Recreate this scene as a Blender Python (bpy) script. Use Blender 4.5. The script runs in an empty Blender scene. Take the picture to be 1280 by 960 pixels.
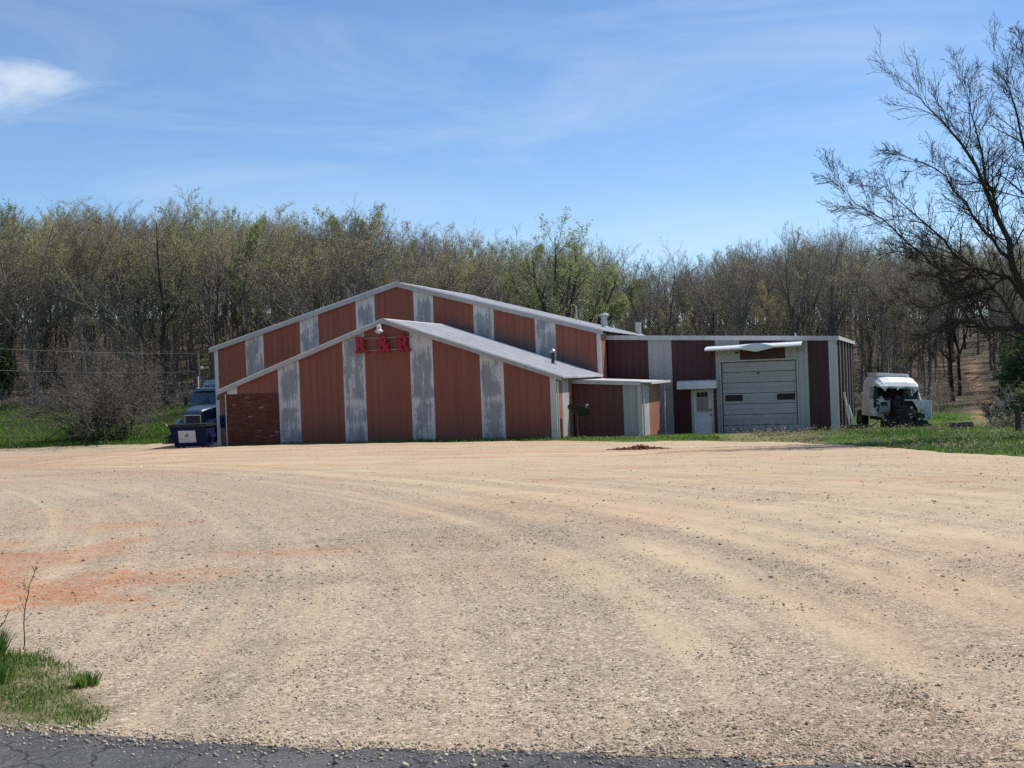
import bpy, bmesh, math, random
import numpy as np
from mathutils import Vector, Matrix

# ------------------------------------------------------------------ camera, sky, sun, exposure
scene = bpy.context.scene
C = scene.collection
cam_data = bpy.data.cameras.new('camera')
cam = bpy.data.objects.new('camera', cam_data)
C.objects.link(cam)
scene.camera = cam
cam_data.sensor_width = 36.0
cam_data.lens = 44.73
cam_data.clip_start = 0.1
cam_data.clip_end = 4000
cam.location = (0, 0, 2.48)
cam.rotation_euler = (Matrix.Rotation(math.radians(90) - 0.0057, 3, 'X') @ Matrix.Rotation(-0.0373, 3, 'Z')).to_euler()

SUN_EL = math.radians(54)
SUN_AZ = math.radians(66)          # clockwise from +Y towards +X
sun_dir = Vector((math.sin(SUN_AZ) * math.cos(SUN_EL), math.cos(SUN_AZ) * math.cos(SUN_EL), math.sin(SUN_EL)))
sd = bpy.data.lights.new('sun', 'SUN')
sd.energy = 5.0
sd.angle = math.radians(0.53)
sd.color = (1.0, 0.955, 0.885)
sun = bpy.data.objects.new('sun', sd)
C.objects.link(sun)
sun.rotation_euler = sun_dir.to_track_quat('Z', 'Y').to_euler()

world = bpy.data.worlds.new('World')
scene.world = world
world.use_nodes = True
wn, wl = world.node_tree.nodes, world.node_tree.links
wn.clear()
def N(nodes, t, **kw):
    n = nodes.new(t)
    for k, v in kw.items():
        if k.startswith('in_'):
            key = k[3:]
            key = int(key) if key.isdigit() else key
            n.inputs[key].default_value = v
        else:
            setattr(n, k, v)
    return n
sky = N(wn, 'ShaderNodeTexSky', sky_type='NISHITA')
sky.sun_disc = False
sky.sun_elevation = SUN_EL
sky.sun_rotation = SUN_AZ
sky.altitude = 0
sky.air_density = 0.8
sky.dust_density = 0.05
sky.ozone_density = 4.0
bg = N(wn, 'ShaderNodeBackground')
bg.inputs['Strength'].default_value = 0.15
wo = N(wn, 'ShaderNodeOutputWorld')
tc = N(wn, 'ShaderNodeTexCoord')
# thin cirrus: noise on the direction, stretched along a slanted line
mp = N(wn, 'ShaderNodeMapping')
mp.inputs['Rotation'].default_value = (0.0, 0.17, 0.0)
mp.inputs['Scale'].default_value = (1.3, 1.3, 6.0)
mp.inputs['Location'].default_value = (0.55, 0.0, 0.2)
cn = N(wn, 'ShaderNodeTexNoise', in_Scale=2.3, in_Detail=9.0, in_Roughness=0.60, in_Distortion=0.9)
cr = N(wn, 'ShaderNodeMapRange', in_1=0.44, in_2=0.88, in_3=0.0, in_4=0.42)
wl.new(tc.outputs['Generated'], mp.inputs['Vector'])
wl.new(mp.outputs[0], cn.inputs['Vector'])
wl.new(cn.outputs['Fac'], cr.inputs[0])
# one small ragged fair-weather cloud to the left
def dirmask(v, r0, r1, sc):
    sub = N(wn, 'ShaderNodeVectorMath', operation='SUBTRACT'); sub.inputs[1].default_value = v
    mul = N(wn, 'ShaderNodeVectorMath', operation='MULTIPLY'); mul.inputs[1].default_value = sc
    ln = N(wn, 'ShaderNodeVectorMath', operation='LENGTH')
    rg = N(wn, 'ShaderNodeMapRange', in_1=r0, in_2=r1, in_3=0.0, in_4=1.0, interpolation_type='SMOOTHSTEP')
    wl.new(tc.outputs['Generated'], sub.inputs[0]); wl.new(sub.outputs[0], mul.inputs[0])
    wl.new(mul.outputs[0], ln.inputs[0]); wl.new(ln.outputs['Value'], rg.inputs[0])
    return rg.outputs[0]
cn2 = N(wn, 'ShaderNodeTexNoise', in_Scale=11.0, in_Detail=10.0, in_Roughness=0.66, in_Distortion=0.6)
mp2 = N(wn, 'ShaderNodeMapping'); mp2.inputs['Scale'].default_value = (1.0, 1.0, 3.2); mp2.inputs['Rotation'].default_value = (0.0, 0.25, 0.0)
wl.new(tc.outputs['Generated'], mp2.inputs['Vector']); wl.new(mp2.outputs[0], cn2.inputs['Vector'])
m_a = dirmask((-0.368, 0.905, 0.221), 0.085, 0.0, (0.62, 0.4, 2.1))
m_add = N(wn, 'ShaderNodeMath', operation='MULTIPLY_ADD'); m_add.inputs[1].default_value = 0.62
wl.new(m_a, m_add.inputs[0]); wl.new(cn2.outputs['Fac'], m_add.inputs[2])
cr2 = N(wn, 'ShaderNodeMapRange', in_1=0.64, in_2=1.25, in_3=0.0, in_4=0.8, interpolation_type='SMOOTHSTEP')
wl.new(m_add.outputs[0], cr2.inputs[0])
cmax = N(wn, 'ShaderNodeMath', operation='MAXIMUM')
wl.new(cr.outputs[0], cmax.inputs[0]); wl.new(cr2.outputs[0], cmax.inputs[1])
cmix = N(wn, 'ShaderNodeMix', data_type='RGBA')
cmix.inputs[7].default_value = (5.3, 5.9, 6.6, 1)
hs = N(wn, 'ShaderNodeHueSaturation', in_Saturation=1.06)
wl.new(sky.outputs[0], hs.inputs['Color'])
wl.new(cmax.outputs[0], cmix.inputs[0]); wl.new(hs.outputs[0], cmix.inputs[6])
wl.new(cmix.outputs[2], bg.inputs[0]); wl.new(bg.outputs[0], wo.inputs[0])

scene.view_settings.view_transform = 'Standard'
scene.view_settings.look = 'None'
scene.view_settings.gamma = 1.0
scene.view_settings.use_curve_mapping = False
scene.view_settings.exposure = 0.0
scene.render.engine = 'CYCLES'
scene.cycles.max_bounces = 5
scene.cycles.diffuse_bounces = 3
scene.cycles.glossy_bounces = 2
scene.cycles.transparent_max_bounces = 6
scene.cycles.caustics_reflective = False
scene.cycles.caustics_refractive = False
scene.cycles.use_denoising = False

# ------------------------------------------------------------------ helpers
rng = np.random.default_rng(11)
random.seed(4)

def ss(t):
    t = np.clip(t, 0, 1)
    return t * t * (3 - 2 * t)

def height(x, y):
    x = np.asarray(x, float); y = np.asarray(y, float)
    b = np.where(y < 5, .88, np.where(y < 53, .88 - .01833 * (y - 5), np.where(y < 63, -.05 * (y - 53), -.5)))
    b = b - .014 * np.clip(x + 8, 0, 24) * ss((y - 8) / 34)
    A = 10 - 4 * ss((x + 10) / 25)
    return b + A * ss((y - 62) / 88) + 5 * ss((y - 105) / 130)
def hz(x, y): return float(height(x, y))

def vnoise(x, y, seed=0):
    """value noise, vectorised"""
    xi = np.floor(x).astype(np.int64); yi = np.floor(y).astype(np.int64)
    fx = x - xi; fy = y - yi
    fx = fx * fx * (3 - 2 * fx); fy = fy * fy * (3 - 2 * fy)
    def hsh(a, b):
        n = (a * 374761393 + b * 668265263 + seed * 1274126177) & 0x7fffffff
        n = ((n ^ (n >> 13)) * 1274126177) & 0x7fffffff
        return ((n ^ (n >> 16)) & 0xffff) / 65535.0
    v00 = hsh(xi, yi); v10 = hsh(xi + 1, yi); v01 = hsh(xi, yi + 1); v11 = hsh(xi + 1, yi + 1)
    return (v00 * (1 - fx) + v10 * fx) * (1 - fy) + (v01 * (1 - fx) + v11 * fx) * fy
def fbm(x, y, seed=0, oct=4):
    s = 0; a = .5; t = 0
    for o in range(oct):
        s = s + a * vnoise(x * 2 ** o + 17.3 * o, y * 2 ** o - 9.1 * o, seed + o); t += a; a *= .55
    return s / t

def setp(o, label=None, cat=None, group=None, kind=None):
    if label: o['label'] = label
    if cat: o['category'] = cat
    if group: o['group'] = group
    if kind: o['kind'] = kind
    return o
def empty(name, loc=(0, 0, 0), rotz=0.0, label=None, cat=None, group=None):
    o = bpy.data.objects.new(name, None)
    o.empty_display_size = .2
    o.location = loc
    o.rotation_euler = (0, 0, rotz)
    C.objects.link(o)
    return setp(o, label, cat, group)
def link(name, me, mats, parent=None, smooth=False, loc=None):
    o = bpy.data.objects.new(name, me)
    if mats is not None:
        for m in (mats if isinstance(mats, (list, tuple)) else [mats]):
            if m.name not in [x.name for x in me.materials if x]:
                me.materials.append(m)
    if smooth:
        me.polygons.foreach_set('use_smooth', np.ones(len(me.polygons), bool))
    if parent: o.parent = parent
    if loc is not None: o.location = loc
    C.objects.link(o)
    return o
def mesh_np(name, V, groups, midx=None):
    """groups: list of (M,k) int arrays"""
    me = bpy.data.meshes.new(name)
    V = np.asarray(V, np.float32)
    groups = [np.asarray(g, np.int32) for g in groups if len(g)]
    nl = sum(g.size for g in groups); npoly = sum(len(g) for g in groups)
    me.vertices.add(len(V)); me.vertices.foreach_set('co', V.ravel())
    me.loops.add(nl); me.loops.foreach_set('vertex_index', np.concatenate([g.ravel() for g in groups]))
    me.polygons.add(npoly)
    tot = np.concatenate([np.full(len(g), g.shape[1], np.int32) for g in groups])
    st = np.concatenate([[0], np.cumsum(tot)[:-1]]).astype(np.int32)
    me.polygons.foreach_set('loop_start', st)
    me.polygons.foreach_set('loop_total', tot)
    if midx is not None: me.polygons.foreach_set('material_index', np.asarray(midx, np.int32))
    me.update(calc_edges=True)
    return me
def fattr(me, name, arr, kind='FLOAT'):
    a = me.attributes.new(name, kind, 'POINT')
    if kind == 'FLOAT': a.data.foreach_set('value', np.asarray(arr, np.float32))
    else: a.data.foreach_set('color', np.asarray(arr, np.float32).ravel())

class MB:
    """collects plain shapes into one mesh"""
    def __init__(s): s.v = []; s.f = []
    def add(s, v, f):
        b = len(s.v); s.v += [tuple(p) for p in v]; s.f += [tuple(i + b for i in q) for q in f]; return s
    def box(s, x0, x1, y0, y1, z0, z1, T=None):
        p = [(x0, y0, z0), (x1, y0, z0), (x1, y1, z0), (x0, y1, z0), (x0, y0, z1), (x1, y0, z1), (x1, y1, z1), (x0, y1, z1)]
        if T: p = [T(*q) for q in p]
        return s.add(p, [(0, 3, 2, 1), (4, 5, 6, 7), (0, 1, 5, 4), (1, 2, 6, 5), (2, 3, 7, 6), (3, 0, 4, 7)])
    def hexa(s, p):
        return s.add(p, [(0, 3, 2, 1), (4, 5, 6, 7), (0, 1, 5, 4), (1, 2, 6, 5), (2, 3, 7, 6), (3, 0, 4, 7)])
    def prism(s, poly, y0, y1, T=None):
        """poly: (x,z) outline, extruded along y"""
        n = len(poly)
        p = [(x, y0, z) for x, z in poly] + [(x, y1, z) for x, z in poly]
        if T: p = [T(*q) for q in p]
        return s.add(p, [tuple(range(n)), tuple(range(2 * n - 1, n - 1, -1))] + [(i, i + n, (i + 1) % n + n, (i + 1) % n) for i in range(n)])
    def tube(s, pts, r, n=8, caps=True):
        pts = [Vector(p) for p in pts]
        rs = r if isinstance(r, (list, tuple)) else [r] * len(pts)
        V = []; F = []
        for i, p in enumerate(pts):
            t = (pts[min(i + 1, len(pts) - 1)] - pts[max(i - 1, 0)]).normalized()
            a = t.cross(Vector((0, 0, 1)) if abs(t.z) < .9 else Vector((1, 0, 0))).normalized(); b = t.cross(a)
            for k in range(n):
                an = 2 * math.pi * k / n
                V.append(p + (a * math.cos(an) + b * math.sin(an)) * rs[i])
        for i in range(len(pts) - 1):
            for k in range(n):
                k2 = (k + 1) % n
                F.append((i * n + k, i * n + k2, (i + 1) * n + k2, (i + 1) * n + k))
        if caps:
            F.append(tuple(range(n - 1, -1, -1))); F.append(tuple((len(pts) - 1) * n + k for k in range(n)))
        return s.add(V, F)
    def lathe(s, prof, center, axis=(0, 0, 1), n=16):
        """prof: (radius, height along axis)"""
        q = Vector((0, 0, 1)).rotation_difference(Vector(axis).normalized()).to_matrix()
        c = Vector(center); V = []; F = []
        for r, hh in prof:
            for k in range(n):
                an = 2 * math.pi * k / n
                V.append(c + q @ Vector((r * math.cos(an), r * math.sin(an), hh)))
        for i in range(len(prof) - 1):
            for k in range(n):
                k2 = (k + 1) % n
                F.append((i * n + k, i * n + k2, (i + 1) * n + k2, (i + 1) * n + k))
        F.append(tuple(range(n - 1, -1, -1))); F.append(tuple((len(prof) - 1) * n + k for k in range(n)))
        return s.add(V, F)
    def mesh(s, name, bevel=0.0, seg=2, fix=True):
        me = bpy.data.meshes.new(name)
        bm = bmesh.new()
        vs = [bm.verts.new(p) for p in s.v]
        for f in s.f:
            try: bm.faces.new([vs[i] for i in f])
            except ValueError: pass
        if fix: bmesh.ops.recalc_face_normals(bm, faces=bm.faces)
        if bevel: bmesh.ops.bevel(bm, geom=bm.edges[:], offset=bevel, segments=seg, affect='EDGES', clamp_overlap=True)
        bm.to_mesh(me); bm.free()
        return me
    def build(s, name, mat, parent=None, bevel=0.0, smooth=False, seg=2, loc=None):
        return link(name, s.mesh(name, bevel, seg), mat, parent, smooth, loc)

# ------------------------------------------------------------------ materials
class G:
    """small node-graph writer"""
    def __init__(s, name):
        s.m = bpy.data.materials.new(name); s.m.use_nodes = True
        s.n, s.l = s.m.node_tree.nodes, s.m.node_tree.links
        s.b = s.n['Principled BSDF']
        s.b.inputs['Specular IOR Level'].default_value = .3
    def node(s, t, **kw): return N(s.n, t, **kw)
    def put(s, sock, v):
        if hasattr(v, 'is_linked') or hasattr(v, 'links'): s.l.new(v, sock)
        else: sock.default_value = v
    def co(s, kind='Object'): return s.node('ShaderNodeTexCoord').outputs[kind]
    def mapp(s, vec, scale=(1, 1, 1), loc=(0, 0, 0)):
        m = s.node('ShaderNodeMapping'); m.inputs['Scale'].default_value = scale; m.inputs['Location'].default_value = loc
        s.l.new(vec, m.inputs['Vector']); return m.outputs[0]
    def noise(s, vec, scale, detail=4, rough=.55, dist=0):
        t = s.node('ShaderNodeTexNoise', in_Scale=scale, in_Detail=detail, in_Roughness=rough, in_Distortion=dist)
        s.l.new(vec, t.inputs['Vector']); return t.outputs['Fac']
    def vor(s, vec, scale, feature='F1', out='Color'):
        t = s.node('ShaderNodeTexVoronoi', feature=feature, in_Scale=scale)
        s.l.new(vec, t.inputs['Vector']); return t.outputs[out]
    def rng(s, v, a, b, c=0., d=1., smooth=False):
        t = s.node('ShaderNodeMapRange', in_1=a, in_2=b, in_3=c, in_4=d)
        if smooth: t.interpolation_type = 'SMOOTHSTEP'
        s.put(t.inputs[0], v); return t.outputs[0]
    def math(s, op, a, b=0.):
        t = s.node('ShaderNodeMath', operation=op); s.put(t.inputs[0], a); s.put(t.inputs[1], b); return t.outputs[0]
    def mix(s, f, a, b, blend='MIX'):
        t = s.node('ShaderNodeMix', data_type='RGBA', blend_type=blend)
        s.put(t.inputs[0], f); s.put(t.inputs[6], a if not isinstance(a, tuple) else (*a[:3], 1)); s.put(t.inputs[7], b if not isinstance(b, tuple) else (*b[:3], 1))
        return t.outputs[2]
    def ramp(s, v, stops):
        t = s.node('ShaderNodeValToRGB'); e = t.color_ramp.elements
        while len(e) < len(stops): e.new(.5)
        for el, (p, c) in zip(e, stops): el.position = p; el.color = (*c, 1)
        s.put(t.inputs[0], v); return t.outputs[0]
    def attr(s, name, out='Fac'): return s.node('ShaderNodeAttribute', attribute_name=name).outputs[out]
    def objrand(s): return s.node('ShaderNodeObjectInfo').outputs['Random']
    def sep(s, vec):
        t = s.node('ShaderNodeSeparateXYZ'); s.l.new(vec, t.inputs[0]); return t.outputs
    def bump(s, v, strength=.3, dist=.01):
        t = s.node('ShaderNodeBump', in_Strength=strength, in_Distance=dist); s.l.new(v, t.inputs['Height'])
        s.l.new(t.outputs[0], s.b.inputs['Normal'])
    def out(s, col, rough=.7, metal=0., spec=None):
        s.put(s.b.inputs['Base Color'], col if not isinstance(col, tuple) else (*col[:3], 1))
        s.put(s.b.inputs['Roughness'], rough); s.put(s.b.inputs['Metallic'], metal)
        if spec is not None: s.b.inputs['Specular IOR Level'].default_value = spec
        return s.m

def simple(name, col, rough=.6, metal=0., var=.25, scale=3., spec=.3):
    g = G(name); c = g.co()
    n = g.noise(c, scale, 5)
    n2 = g.noise(c, scale * 7, 3)
    f = g.rng(g.math('ADD', n, g.math('MULTIPLY', n2, .5)), .5, 1.0, 1 - var, 1 + var)
    mul = g.node('ShaderNodeVectorMath', operation='SCALE'); mul.inputs[0].default_value = col; g.l.new(f, mul.inputs['Scale'])
    return g.out(mul.outputs[0], g.rng(n2, .3, .7, max(rough - .1, .05), min(rough + .12, 1)), metal, spec)

M = {}
def siding(name, col, fade, dirt, dirt_amt=.5):
    g = G(name); c = g.co()
    st = g.noise(g.mapp(c, (3.2, 3.2, .22)), 1.6, 5, .6)
    bl = g.noise(c, .8, 5, .6)
    base = g.mix(g.rng(st, .35, .7), col, fade)
    z = g.sep(c)[2]
    low = g.math('MULTIPLY', g.rng(z, 1.3, -.2), g.rng(bl, .3, .65))
    base = g.mix(g.math('MULTIPLY', low, dirt_amt), base, dirt)
    base = g.mix(g.math('MULTIPLY', g.objrand(), .22), base, dirt)
    base = g.mix(g.rng(g.noise(g.mapp(c, (1.2, 1.2, .5)), 1.1, 5, .65), .55, .75, 0, .4), base, fade)
    fine = g.noise(g.mapp(c, (9, 9, 1.2)), 6, 3)
    base = g.mix(g.rng(fine, .62, .8, 0, .25), base, dirt)
    g.bump(g.noise(c, 5, 3), .12, .02)
    return g.out(base, g.rng(st, .3, .7, .45, .65), 0, .35)
M['red'] = siding('red_siding', (.200, .053, .029), (.255, .080, .046), (.075, .034, .028), .6)
M['maroon'] = siding('maroon_siding', (.066, .017, .02), (.085, .024, .027), (.03, .014, .014), .4)
M['shed_red'] = siding('shed_brown_red_siding', (.120, .036, .034), (.15, .05, .046), (.06, .026, .024), .4)
M['white_wall'] = siding('white_siding', (.45, .43, .41), (.385, .37, .36), (.24, .23, .20), .5)
M['red_faded_lit'] = siding('sunlit_faded_red_siding', (.36, .15, .10), (.42, .20, .14), (.20, .085, .055), .5)  # faded red, with the brightness of sunlit walls put into the colour
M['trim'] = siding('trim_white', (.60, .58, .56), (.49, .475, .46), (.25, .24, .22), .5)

def peeled():
    # white paint flaking off galvanised sheet: the bare metal shows in tall ragged patches between sheet laps
    g = G('peeled_white_siding'); c = g.co()
    big = g.noise(g.mapp(c, (1.2, 1.2, .7)), 1.3, 3, .5)
    st = g.noise(g.mapp(c, (11, 11, .45)), 1.5, 6, .7)
    rag = g.noise(g.mapp(c, (14, 14, 5)), 1.5, 5, .7)
    z = g.sep(c)[2]
    pu = g.attr('pu'); edge = g.math('MAXIMUM', g.rng(pu, .16, .02), g.rng(pu, .84, .98))
    top = g.rng(g.attr('pt'), .75, .15)
    lap = g.math('MAXIMUM', g.rng(g.math('ABSOLUTE', g.math('SUBTRACT', z, 1.62)), .22, .05), g.rng(g.math('ABSOLUTE', g.math('SUBTRACT', z, .72)), .16, .04, 0, .6))
    s = g.math('ADD', g.math('MULTIPLY', big, .42), g.math('ADD', g.math('MULTIPLY', st, .46), g.math('MULTIPLY', rag, .16)))
    s = g.math('SUBTRACT', s, g.math('ADD', g.math('MULTIPLY', edge, .10), g.math('ADD', g.math('MULTIPLY', top, .075), g.math('MULTIPLY', lap, .055))))
    f = g.rng(s, .455, .50)
    metal = g.mix(g.rng(st, .3, .7), (.19, .20, .215), (.29, .30, .315))
    paint = g.mix(g.rng(rag, .35, .7), (.60, .58, .555), (.48, .465, .45))
    col = g.mix(f, paint, metal)
    col = g.mix(g.math('MULTIPLY', g.rng(z, .6, -.2), .45), col, (.16, .15, .12))
    g.bump(g.math('MULTIPLY', f, -1.), .2, .004)
    return g.out(col, g.rng(f, 0, 1, .7, .5), g.rng(f, 0, 1, 0, .25), .3)
M['peel'] = peeled()

def roofm():
    g = G('weathered_roof_sheet'); c = g.co()
    st = g.noise(g.mapp(c, (.5, 4, .5)), 1.6, 6, .62)
    bl = g.noise(c, 1.1, 6, .62)
    col = g.mix(g.rng(bl, .3, .7), (.70, .68, .66), (.54, .525, .51))
    col = g.mix(g.rng(st, .52, .72, 0, .7), col, (.24, .23, .22))
    col = g.mix(g.rng(g.noise(c, 3.1, 6, .7), .62, .76, 0, .6), col, (.20, .12, .07))
    col = g.mix(g.math('MULTIPLY', g.objrand(), .35), col, (.44, .44, .43))
    return g.out(col, .55, .1, .35)
M['roof'] = roofm()
def stainm():
    # soot and rain splash above the wing roof on the wall behind
    g = G('stained_red_siding'); c = g.co(); s = g.sep(c)
    line = g.math('SUBTRACT', 5.10, g.math('MULTIPLY', g.math('ABSOLUTE', g.math('SUBTRACT', s[0], 4.95)), .352))
    hgt = g.math('SUBTRACT', s[2], line)
    nz = g.noise(g.mapp(c, (2.2, 2.2, .8)), 1.6, 6, .65)
    m = g.rng(g.math('ADD', hgt, g.math('MULTIPLY', nz, -1.7)), -.15, -.75)
    right = g.rng(s[0], 4.5, 6.5)
    st = g.noise(g.mapp(c, (3.2, 3.2, .22)), 1.6, 5, .6)
    base = g.mix(g.rng(st, .35, .7), (.200, .053, .029), (.250, .080, .046))
    base = g.mix(g.math('MULTIPLY', g.math('MULTIPLY', m, right), .85), base, (.085, .075, .08))
    g.bump(g.noise(c, 5, 3), .12, .02)
    return g.out(base, .55, 0, .35)
M['red_stain'] = stainm()
M['rake'] = siding('weathered_rake_trim', (.40, .39, .38), (.32, .315, .31), (.20, .19, .18), .3)
M['dark_core'] = simple('dark_backing', (.05, .045, .045), .8)
M['steel'] = simple('galvanised_steel', (.34, .35, .36), .45, .6, .2, 6)
M['rust_steel'] = simple('rusted_steel', (.16, .08, .05), .75, .2, .4, 9)
M['signred'] = simple('sign_red', (.30, .010, .022), .45, 0, .3, 5)
M['signdark'] = simple('sign_red_edge', (.05, .006, .010), .5, 0, .3, 5)
M['rail'] = simple('sign_rail', (.30, .20, .17), .5, .2, .2, 5)
M['lampwhite'] = simple('lamp_white', (.55, .56, .57), .3, .2, .1, 4)
M['black'] = simple('black_plastic', (.018, .018, .02), .5, 0, .3, 8)
M['rubber'] = simple('tyre_rubber', (.022, .021, .02), .85, 0, .35, 9)
M['greydark'] = simple('dark_grease_metal', (.035, .033, .032), .6, .3, .5, 10)
M['bluedark'] = simple('navy_paint', (.008, .013, .058), .7, .0, .4, 4, .12)
M['truckblue'] = simple('truck_blue_paint', (.055, .10, .155), .35, .1, .25, 3, .5)
M['truckdark'] = simple('truck_dark_trim', (.012, .014, .02), .4, 0, .3, 6)
M['chrome'] = simple('chrome', (.55, .57, .60), .15, 1., .1, 4)
M['silver'] = simple('silver_paint', (.50, .53, .56), .3, .4, .1, 3, .5)
M['wreckwhite'] = simple('chalky_white_paint', (.70, .71, .70), .45, 0, .12, 2.2, .4)
M['wreckgrey'] = simple('grey_firewall', (.30, .30, .28), .6, 0, .4, 6)
M['paper'] = simple('placard', (.58, .57, .55), .6, 0, .12, 5)
M['ink'] = simple('placard_ink', (.03, .03, .035), .6, 0, .1, 5)
M['brown'] = simple('brown_awning', (.115, .075, .045), .7, 0, .3, 6)
M['dishgreen'] = simple('faded_dish', (.025, .033, .028), .6, .1, .3, 5)
M['pvc'] = simple('white_pipe', (.66, .66, .63), .45, 0, .15, 5)
M['woodgrey'] = simple('weathered_wood', (.17, .145, .12), .85, 0, .4, 6)
M['concrete'] = simple('concrete', (.30, .285, .26), .9, 0, .25, 4)
M['blind'] = simple('beige_blind', (.34, .28, .24), .7, 0, .15, 6)
g = G('window_glass'); M['glass'] = g.out(g.mix(g.rng(g.noise(g.co(), 3), .3, .7), (.010, .011, .014), (.02, .022, .026)), .25, 0, .15)
g = G('windscreen_glass'); M['wglass'] = g.out(g.mix(g.rng(g.noise(g.co(), 1.4), .35, .65), (.010, .020, .022), (.03, .05, .055)), .05, 0, .6)

def barkm(name, c1, c2):
    g = G(name); c = g.co()
    n = g.noise(g.mapp(c, (6, 6, 1)), 3, 5, .65)
    col = g.mix(g.rng(n, .3, .7), c1, c2)
    sc_ = g.node('ShaderNodeVectorMath', operation='SCALE'); g.l.new(col, sc_.inputs[0]); g.l.new(g.rng(g.objrand(), 0, 1, .55, 1.5), sc_.inputs['Scale'])
    return g.out(sc_.outputs[0], .95, 0, .1)
M['bark'] = barkm('grey_bark', (.060, .053, .047), (.25, .226, .205))
M['twig'] = barkm('grey_brown_twigs', (.135, .122, .110), (.25, .226, .202))
M['barkdark'] = barkm('dark_bark', (.030, .024, .020), (.075, .062, .052))
M['twigpale'] = barkm('pale_twigs', (.10, .088, .078), (.20, .175, .155))
def leafm(name, stops, vary=True):
    g = G(name)
    col = g.ramp(g.objrand(), stops)
    geo = g.node('ShaderNodeNewGeometry')
    v = g.math('MULTIPLY', g.rng(geo.outputs['Random Per Island'], 0, 1, .65, 1.4), g.rng(g.math('FRACT', g.math('MULTIPLY', g.objrand(), 7.3)), 0, 1, .80 if vary else 1.1, 1.35 if vary else 1.1))
    mul = g.node('ShaderNodeVectorMath', operation='SCALE'); g.l.new(col, mul.inputs[0]); g.l.new(v, mul.inputs['Scale'])
    g.put(g.b.inputs['Base Color'], mul.outputs[0]); g.b.inputs['Roughness'].default_value = .7
    tr = g.node('ShaderNodeBsdfTranslucent'); g.l.new(mul.outputs[0], tr.inputs[0])
    mx = g.node('ShaderNodeMixShader', in_0=.4)
    g.l.new(g.b.outputs[0], mx.inputs[1]); g.l.new(tr.outputs[0], mx.inputs[2])
    g.l.new(mx.outputs[0], g.n['Material Output'].inputs[0])
    return g.m
M['leaf_olive'] = leafm('budding_leaf_olive', [(0, (.46, .375, .17)), (.25, (.37, .33, .18)), (.5, (.44, .41, .15)), (.75, (.38, .30, .18)), (1, (.37, .39, .14))])
M['leaf_tan'] = leafm('budding_leaf_tan', [(0, (.30, .245, .155)), (.6, (.34, .275, .17)), (1, (.27, .235, .125))])
M['leaf_green'] = leafm('young_leaf_green', [(0, (.27, .30, .12)), (.6, (.23, .27, .09)), (1, (.29, .30, .14))])
M['leaf_dark'] = leafm('evergreen_leaf', [(0, (.055, .095, .028)), (.6, (.085, .13, .038)), (1, (.12, .16, .05))])
M['leaf_pale'] = leafm('pale_spring_leaf', [(0, (.34, .37, .15)), (1, (.34, .37, .15))], False)
M['leaf_bud'] = leafm('reddish_buds', [(0, (.10, .065, .045)), (.6, (.12, .085, .045)), (1, (.09, .08, .04))])
def grassm(name, a, b, c_):
    g = G(name)
    col = g.ramp(g.attr('tint'), [(0, a), (.6, b), (1, c_)])
    g.put(g.b.inputs['Base Color'], col); g.b.inputs['Roughness'].default_value = .7
    tr = g.node('ShaderNodeBsdfTranslucent'); g.l.new(col, tr.inputs[0])
    mx = g.node('ShaderNodeMixShader', in_0=.45)
    g.l.new(g.b.outputs[0], mx.inputs[1]); g.l.new(tr.outputs[0], mx.inputs[2])
    g.l.new(mx.outputs[0], g.n['Material Output'].inputs[0])
    return g.m
M['grass'] = grassm('grass_blades', (.072, .15, .024), (.15, .24, .042), (.30, .27, .095))

# ------------------------------------------------------------------ ground
def road_edge(x): return 5.39 - .27 * x + .05 * np.sin(x * 1.7) + .05 * (vnoise(np.asarray(x) * 2.3, np.asarray(x) * 0 + 3.3, 5) - .5)
FX = np.array([-12.6, -9.6, -4.7, 1.5, 4.5, 5.5, 9.4, 10.1, 10.7, 10.8, 11.3, 13, 17, 60])
FY = np.array([54.2, 53.0, 51.8, 49.3, 45.9, 46.4, 42.0, 38.5, 35.0, 31.0, 28.0, 22., 12., -5.])
def lot_far(x):
    f = np.interp(x, FX, FY)
    return np.where(x < -12.6, 68.3 + .22 * np.clip(-16 - x, -4, 0) - .02 * (x + 28), f)
def in_building(x, y):
    """under the front wing or the hall"""
    dx = x + 10.02; dy = y - 54.55; ca, sa = math.cos(.2651), math.sin(.2651)
    s = dx * ca - dy * sa; d = dx * sa + dy * ca
    return ((s > -2.3) & (s < 12.1) & (d > .2) & (d < 9)) | ((s > -7.3) & (s < 22.5) & (d > 8.6) & (d < 25)) | ((s > 12) & (s < 15) & (d > 3.2) & (d < 9))
def verge(x, y):
    """grassy tongue by the road, positive inside"""
    e = 5.43 - .27 * x
    w = np.interp(x, [-12, -4, -3.05, -2.55, -2.1, -1.95], [2.1, 1.6, 1.75, 1.15, .45, -.3])
    return np.minimum(y - e - .07, w - (y - e)) + .22 * (vnoise(x * 3.1, y * 3.1, 8) - .5)
def lot_in(x, y):
    n = (fbm(x * .55, y * .55, 21) - .5)
    amp = np.clip(.03 * y, .2, 1.6)
    return np.minimum(y - road_edge(x) + .16, lot_far(x) - y + n * amp * 1.6)
def relief(x, y):
    q = x + .0135 * (np.clip(y, 5, 40) - 5) ** 2
    r = .030 * (fbm(x * .8, y * .8, 3) - .5) + .011 * (vnoise(q * 2.6, y * .12, 4) - .5) * 2 + .010 * (fbm(x * 4, y * 4, 9) - .5)
    return r * np.clip((y - 4.2) / 2., .15, 1)
def lotz(x, y): return height(x, y) + .012 + relief(x, y)

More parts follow.
